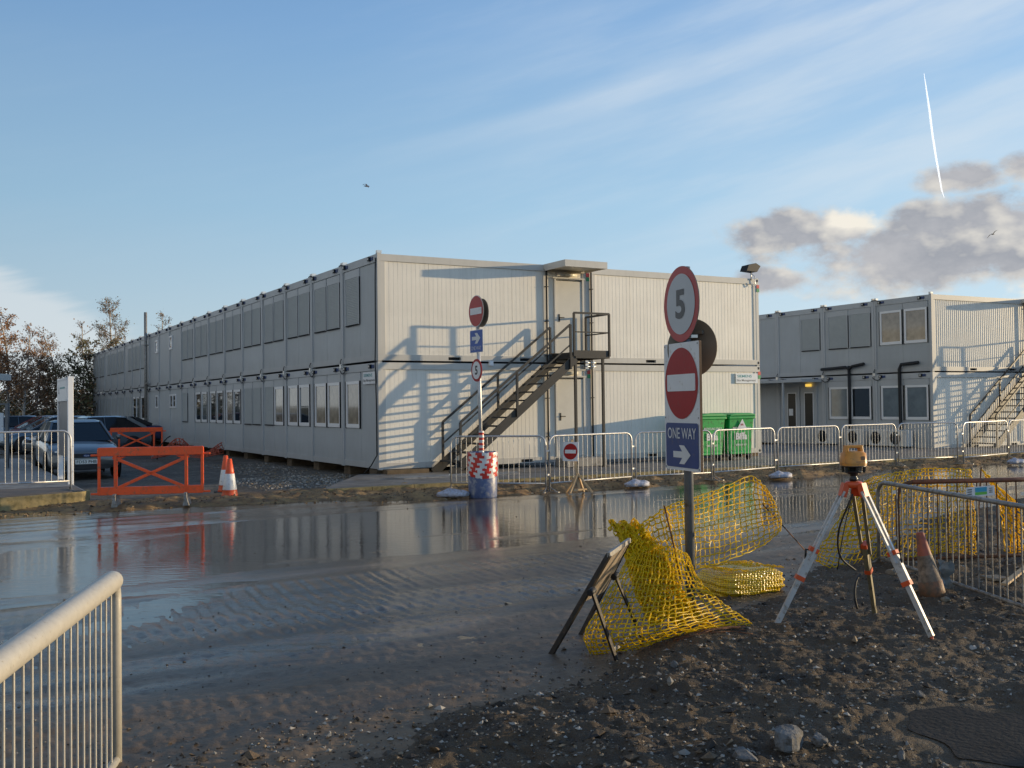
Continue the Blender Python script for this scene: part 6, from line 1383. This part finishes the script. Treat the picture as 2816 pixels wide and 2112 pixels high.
def gs(rr):
    s = rr.uniform(-12, 20); p = B(s, 0); d = float(farside(np.array([s]))[0]) - rr.random() ** .7 * 2.0
    if d < 3.5 and s > -2.6: return None
    if s < -6.6 and d < 2.4: return None
    p = B(s, d); return p.x, p.y
scatter('soil_clods', 3500, gs, lambda rr: .01 + .03 * rr.random() ** 2.5, [mat('clod_a', (.17, .115, .06), .9, 0, .2, 9), mat('clod_b', (.10, .07, .04), .9, 0, .2, 9), mat('clod_c', (.24, .18, .11), .9, 0, .2, 9)], 'crumbly soil and stones along the far road edge', 14)
# ------------------------------------------------------------------ trees
LEAF = {}
def tree(name, loc, hgt, spread, label, barkm, leafm, leafn, seed, group='trees behind the yard', bare=0.3, leafs=0.06, clump=True, low=0.12):
    rr = random.Random(seed); t = thing(name, loc, label, 'tree', 0, group)
    tk, cw = MB(), MB(); tips = []
    def limb(p, d, ln, r, depth):
        n = 5 if depth < 2 else 3; P = [p]; R = [r]; dd = d.normalized()
        for i in range(n):
            dd = (dd + Vector((rr.gauss(0, .13), rr.gauss(0, .13), rr.gauss(0.05, .08)))).normalized()
            P.append(P[-1] + dd * (ln / n)); R.append(max(r * (1 - .75 * (i + 1) / n), .004))
        (tk if depth < 2 else cw).tube(P, R, 7 if depth == 0 else 4 if depth == 1 else 3, 0, caps=False)
        if depth >= 2 or ln < .45: tips.extend(P[1:]); 
        if depth < 3 and ln > .3:
            kk = {0: 24, 1: 9, 2: 5}[depth]
            for i in range(kk):
                f = (low + (1 - low) * (i + rr.random()) / kk) if depth == 0 else rr.uniform(.25, 1.0)
                q = spl(P, f); a = rr.uniform(0, 6.28) if depth else i * 2.4 + rr.uniform(-.4, .4)
                if depth == 0:
                    ln2 = spread * (1.0 - .72 * f) * rr.uniform(.75, 1.15) + .25; el = rr.uniform(.35, .9)
                else: ln2 = ln * rr.uniform(.32, .55) * (1.25 - .5 * f); el = rr.uniform(-.1, .8)
                v = Vector((math.cos(a) * math.cos(el), math.sin(a) * math.cos(el), math.sin(el)))
                if depth: v = (v * .8 + dd * .7)
                limb(q, v, ln2, max(r * (1 - .8 * f) * .42, .011), depth + 1)
    limb(Vector((0, 0, -.1)), Vector((rr.gauss(0, .04), rr.gauss(0, .04), 1)), hgt, .012 * hgt + .02, 0)
    V, Fc, Mi = [], [], []
    cm = [M[x] for x in (leafm if isinstance(leafm, (list, tuple)) else [leafm])]
    for _ in range(leafn):
        p = rr.choice(tips)
        if rr.random() < bare and p.z > hgt * .6: continue
        c = p + Vector((rr.gauss(0, .14), rr.gauss(0, .14), rr.gauss(0, .12))); s = leafs * rr.uniform(.5, 1.3)
        a = Vector((rr.gauss(0, 1), rr.gauss(0, 1), rr.gauss(0, 1))).normalized() * s; b_ = a.orthogonal().normalized() * s * .7
        o = len(V); V += [c - a, c + b_, c + a, c - b_]; Fc.append((o, o + 1, o + 2, o + 3)); Mi.append(1 + rr.randrange(len(cm)))
    o0 = len(cw.v); cw.v += [tuple(v) for v in V]; cw.f += [[i + o0 for i in f] for f in Fc]; cw.m += Mi; cw.sm += [False] * len(Fc)
    tk.build('trunk', [barkm], t); cw.build('crown', ['twig'] + cm, t)
    return t
def at(dx, Y, z=0.0):
    p = dY(dx, 880, Y); return Vector((p.x, p.y, z))
def hz(dx, dyt, Y): return dY(dx, dyt, Y).z
tree('birch_tree', at(16, 55), hz(16, 675, 55), 1.5, 'rust leaved birch at the left edge, pale trunk leaning', 'birch', ['leaf_rust', 'leaf_brown'], 2200, 1, bare=.15, leafs=.055, low=.3)
tree('birch_tree', at(-14, 53), hz(-10, 690, 53), 1.9, 'dense rust brown tree cut by the left picture edge', 'birch', ['leaf_rust'], 3200, 2, bare=.05, leafs=.06, low=.3)
tree('birch_tree', at(52, 58), hz(52, 690, 58), 1.5, 'tall brown birch with thin bare top right of the rust leaved tree', 'birch', ['leaf_brown', 'leaf_rust'], 1700, 3, bare=.5, leafs=.055, low=.2)
tree('birch_tree', at(76, 62), hz(76, 735, 62), 1.4, 'low rust coloured tree right of the tall brown birch', 'bark', ['leaf_rust', 'leaf_brown'], 2200, 4, bare=.2, leafs=.06)
tree('birch_tree', at(148, 66), hz(142, 715, 66), 1.2, 'slim nearly bare birch standing between the brown and green trees', 'birch', ['leaf_brown'], 2600, 5, bare=.4, leafs=.05)
tree('bushy_tree', at(125, 64), hz(125, 790, 64), 2.0, 'olive brown bushy tree below the slim bare birch', 'bark', ['leaf_olive', 'leaf_brown'], 1500, 6, bare=0, leafs=.075)
tree('bushy_tree', at(178, 66), hz(178, 752, 66), 2.2, 'darkest bushy tree, next to the far end of the long block', 'bark', ['leaf_dark', 'leaf_olive'], 2200, 7, bare=0, leafs=.075)
tree('bushy_tree', at(205, 70), hz(205, 742, 70), 1.8, 'olive bushy tree rising behind the far end of the long block', 'bark', ['leaf_olive', 'leaf_dark'], 1500, 8, bare=.1, leafs=.075)
tree('birch_tree', at(232, 76), hz(232, 700, 76), 1.6, 'pointed sparse birch above the low end of the roof line', 'birch', ['leaf_brown', 'leaf_olive'], 2200, 9, bare=.3, leafs=.055)
tree('birch_tree', at(294, 84), hz(292, 655, 84), 2.6, 'sparse birch with feathery crown left of the flue pipe', 'birch', ['leaf_olive', 'leaf_brown'], 3000, 10, bare=.25, leafs=.06, low=.3)
tree('birch_tree', at(352, 88), hz(352, 682, 88), 1.6, 'small sparse tree tip showing above the roof right of the flue pipe', 'birch', ['leaf_brown', 'leaf_olive'], 1800, 11, bare=.2, leafs=.06)
tree('birch_tree', at(210, 68), hz(205, 700, 68), 1.3, 'thin bare birch leaning above the dark bushes', 'birch', ['leaf_brown'], 900, 12, bare=.8, leafs=.055)
q = MB(); rr = random.Random(40)
for _ in range(9000):
    dx = rr.uniform(-160, 200); Y = rr.uniform(60, 74); p = at(dx, Y); hh = (2.2 + 1.1 * math.sin(dx * .045) + .8 * math.sin(dx * .13 + 1)) * rr.random() ** .7
    c = p + Vector((rr.gauss(0, .2), 0, hh)); s = .10 * rr.uniform(.5, 1.4); a = Vector((rr.gauss(0, 1), rr.gauss(0, 1), rr.gauss(0, 1))).normalized() * s; b_ = a.orthogonal().normalized() * s * .7
    q.add([c - a, c + b_, c + a, c - b_], [(0, 1, 2, 3)], rr.choice((0, 0, 1, 2)))
o = q.build('undergrowth', ['leaf_dark', 'leaf_olive', 'leaf_brown']); tag(o, 'dark tangled undergrowth below the trees at the back of the yard', 'undergrowth', None, 'stuff')
# ------------------------------------------------------------------ mesh fence at the back of the yard
e0 = Vector((-27.6, 65.6, 0.05)); fdir = -S2
for i, lab in enumerate(('mesh fence panel nearest the far end of the long block', 'mesh fence panel behind the dark red car', 'mesh fence panel at the left, below the brown trees', 'mesh fence panel cut off by the left picture edge')):
    a = e0 + fdir * (3.5 * i); t = thing('mesh_fence_panel', a, lab, 'fence', 0, 'temporary mesh fence'); k = MB(); b_ = a + fdir * 3.4
    k.tube([a, a + Vector((0, 0, 1.75)), b_ + Vector((0, 0, 1.75)), b_], .035, 6); k.build('frame', ['galv_dull'], t, a)
    k = MB()
    for j in range(1, 34): p = a.lerp(b_, j / 34); k.tube([p + Vector((0, 0, .1)), p + Vector((0, 0, 1.75))], .004, 3, caps=False)
    for z in (.2, .6, 1.0, 1.4): k.tube([a + Vector((0, 0, z)), b_ + Vector((0, 0, z))], .004, 3, caps=False)
    k.build('wire_mesh', ['galv_dull'], t, a)
    k = MB(); k.box((a.x - .3, a.y - .12, 0), (a.x + .3, a.y + .12, .14)); k.build('foot', ['concrete'], t, a)
# ------------------------------------------------------------------ gulls and vapour trail
def gull(px, py, Y, sz, label, bank, seed):
    c = atY(px, py, Y); q = MB(); rr = random.Random(seed); V = []
    prof = [(-.5, .012), (-.38, .05), (-.15, .085), (.12, .09), (.3, .06), (.42, .05), (.5, .02), (.56, .006)]
    for x, r in prof:
        for j in range(8): a = 2 * PI * j / 8; V.append((x * .62, r * math.cos(a), r * .8 * math.sin(a)))
    Fc = [(i * 8 + j, i * 8 + (j + 1) % 8, (i + 1) * 8 + (j + 1) % 8, (i + 1) * 8 + j) for i in range(len(prof) - 1) for j in range(8)]
    o0 = len(V)
    for sy in (-1, 1):
        sec = [(.05, .04, .13, .0), (.35, .16, .11, .02), (.62, .10, .02, -.03), (.85, -.02, -.10, -.10)]
        b0 = len(V)
        for y, zz, xl, xt in sec:
            ch = .17 * (1 - .75 * (y / .85) ** 2) + .01
            V += [(xl + .02, sy * y, zz * (1.15 if sy > 0 else .8)), (xl - ch, sy * y, zz * (1.15 if sy > 0 else .8) - .01)]
        Fc += [(b0 + 2 * i, b0 + 2 * i + 1, b0 + 2 * i + 3, b0 + 2 * i + 2) for i in range(3)]
    Rm = Matrix.Rotation(bank, 3, 'X') ; Rz = Matrix.Rotation(.5, 3, 'Z')
    q.add([Rz @ (Rm @ (Vector(v) * sz)) for v in V], Fc, 0, True); o = q.build('gull', ['gull']); o.location = c; return tag(o, label, 'bird')
gull(1008, 512, 58, .56, 'dark gull gliding over the long block left of centre', .35, 1)
gull(2730, 644, 80, .62, 'small dark bird in front of the cloud bank on the right', -.5, 2)
k = MB(); P = [(1996, 158), (2002, 200), (2008, 240), (2014, 290), (2021, 335), (2028, 375), (2034, 410), (2040, 428)]
k.tube([dY(x, y, 4200) for x, y in P], [1.0, 3.2, 4.2, 4.4, 4.2, 3.8, 3.0, 1.0], 8); o = k.build('vapour_trail', ['vapour']); tag(o, 'thin white vapour trail descending towards the clouds', 'vapour trail')
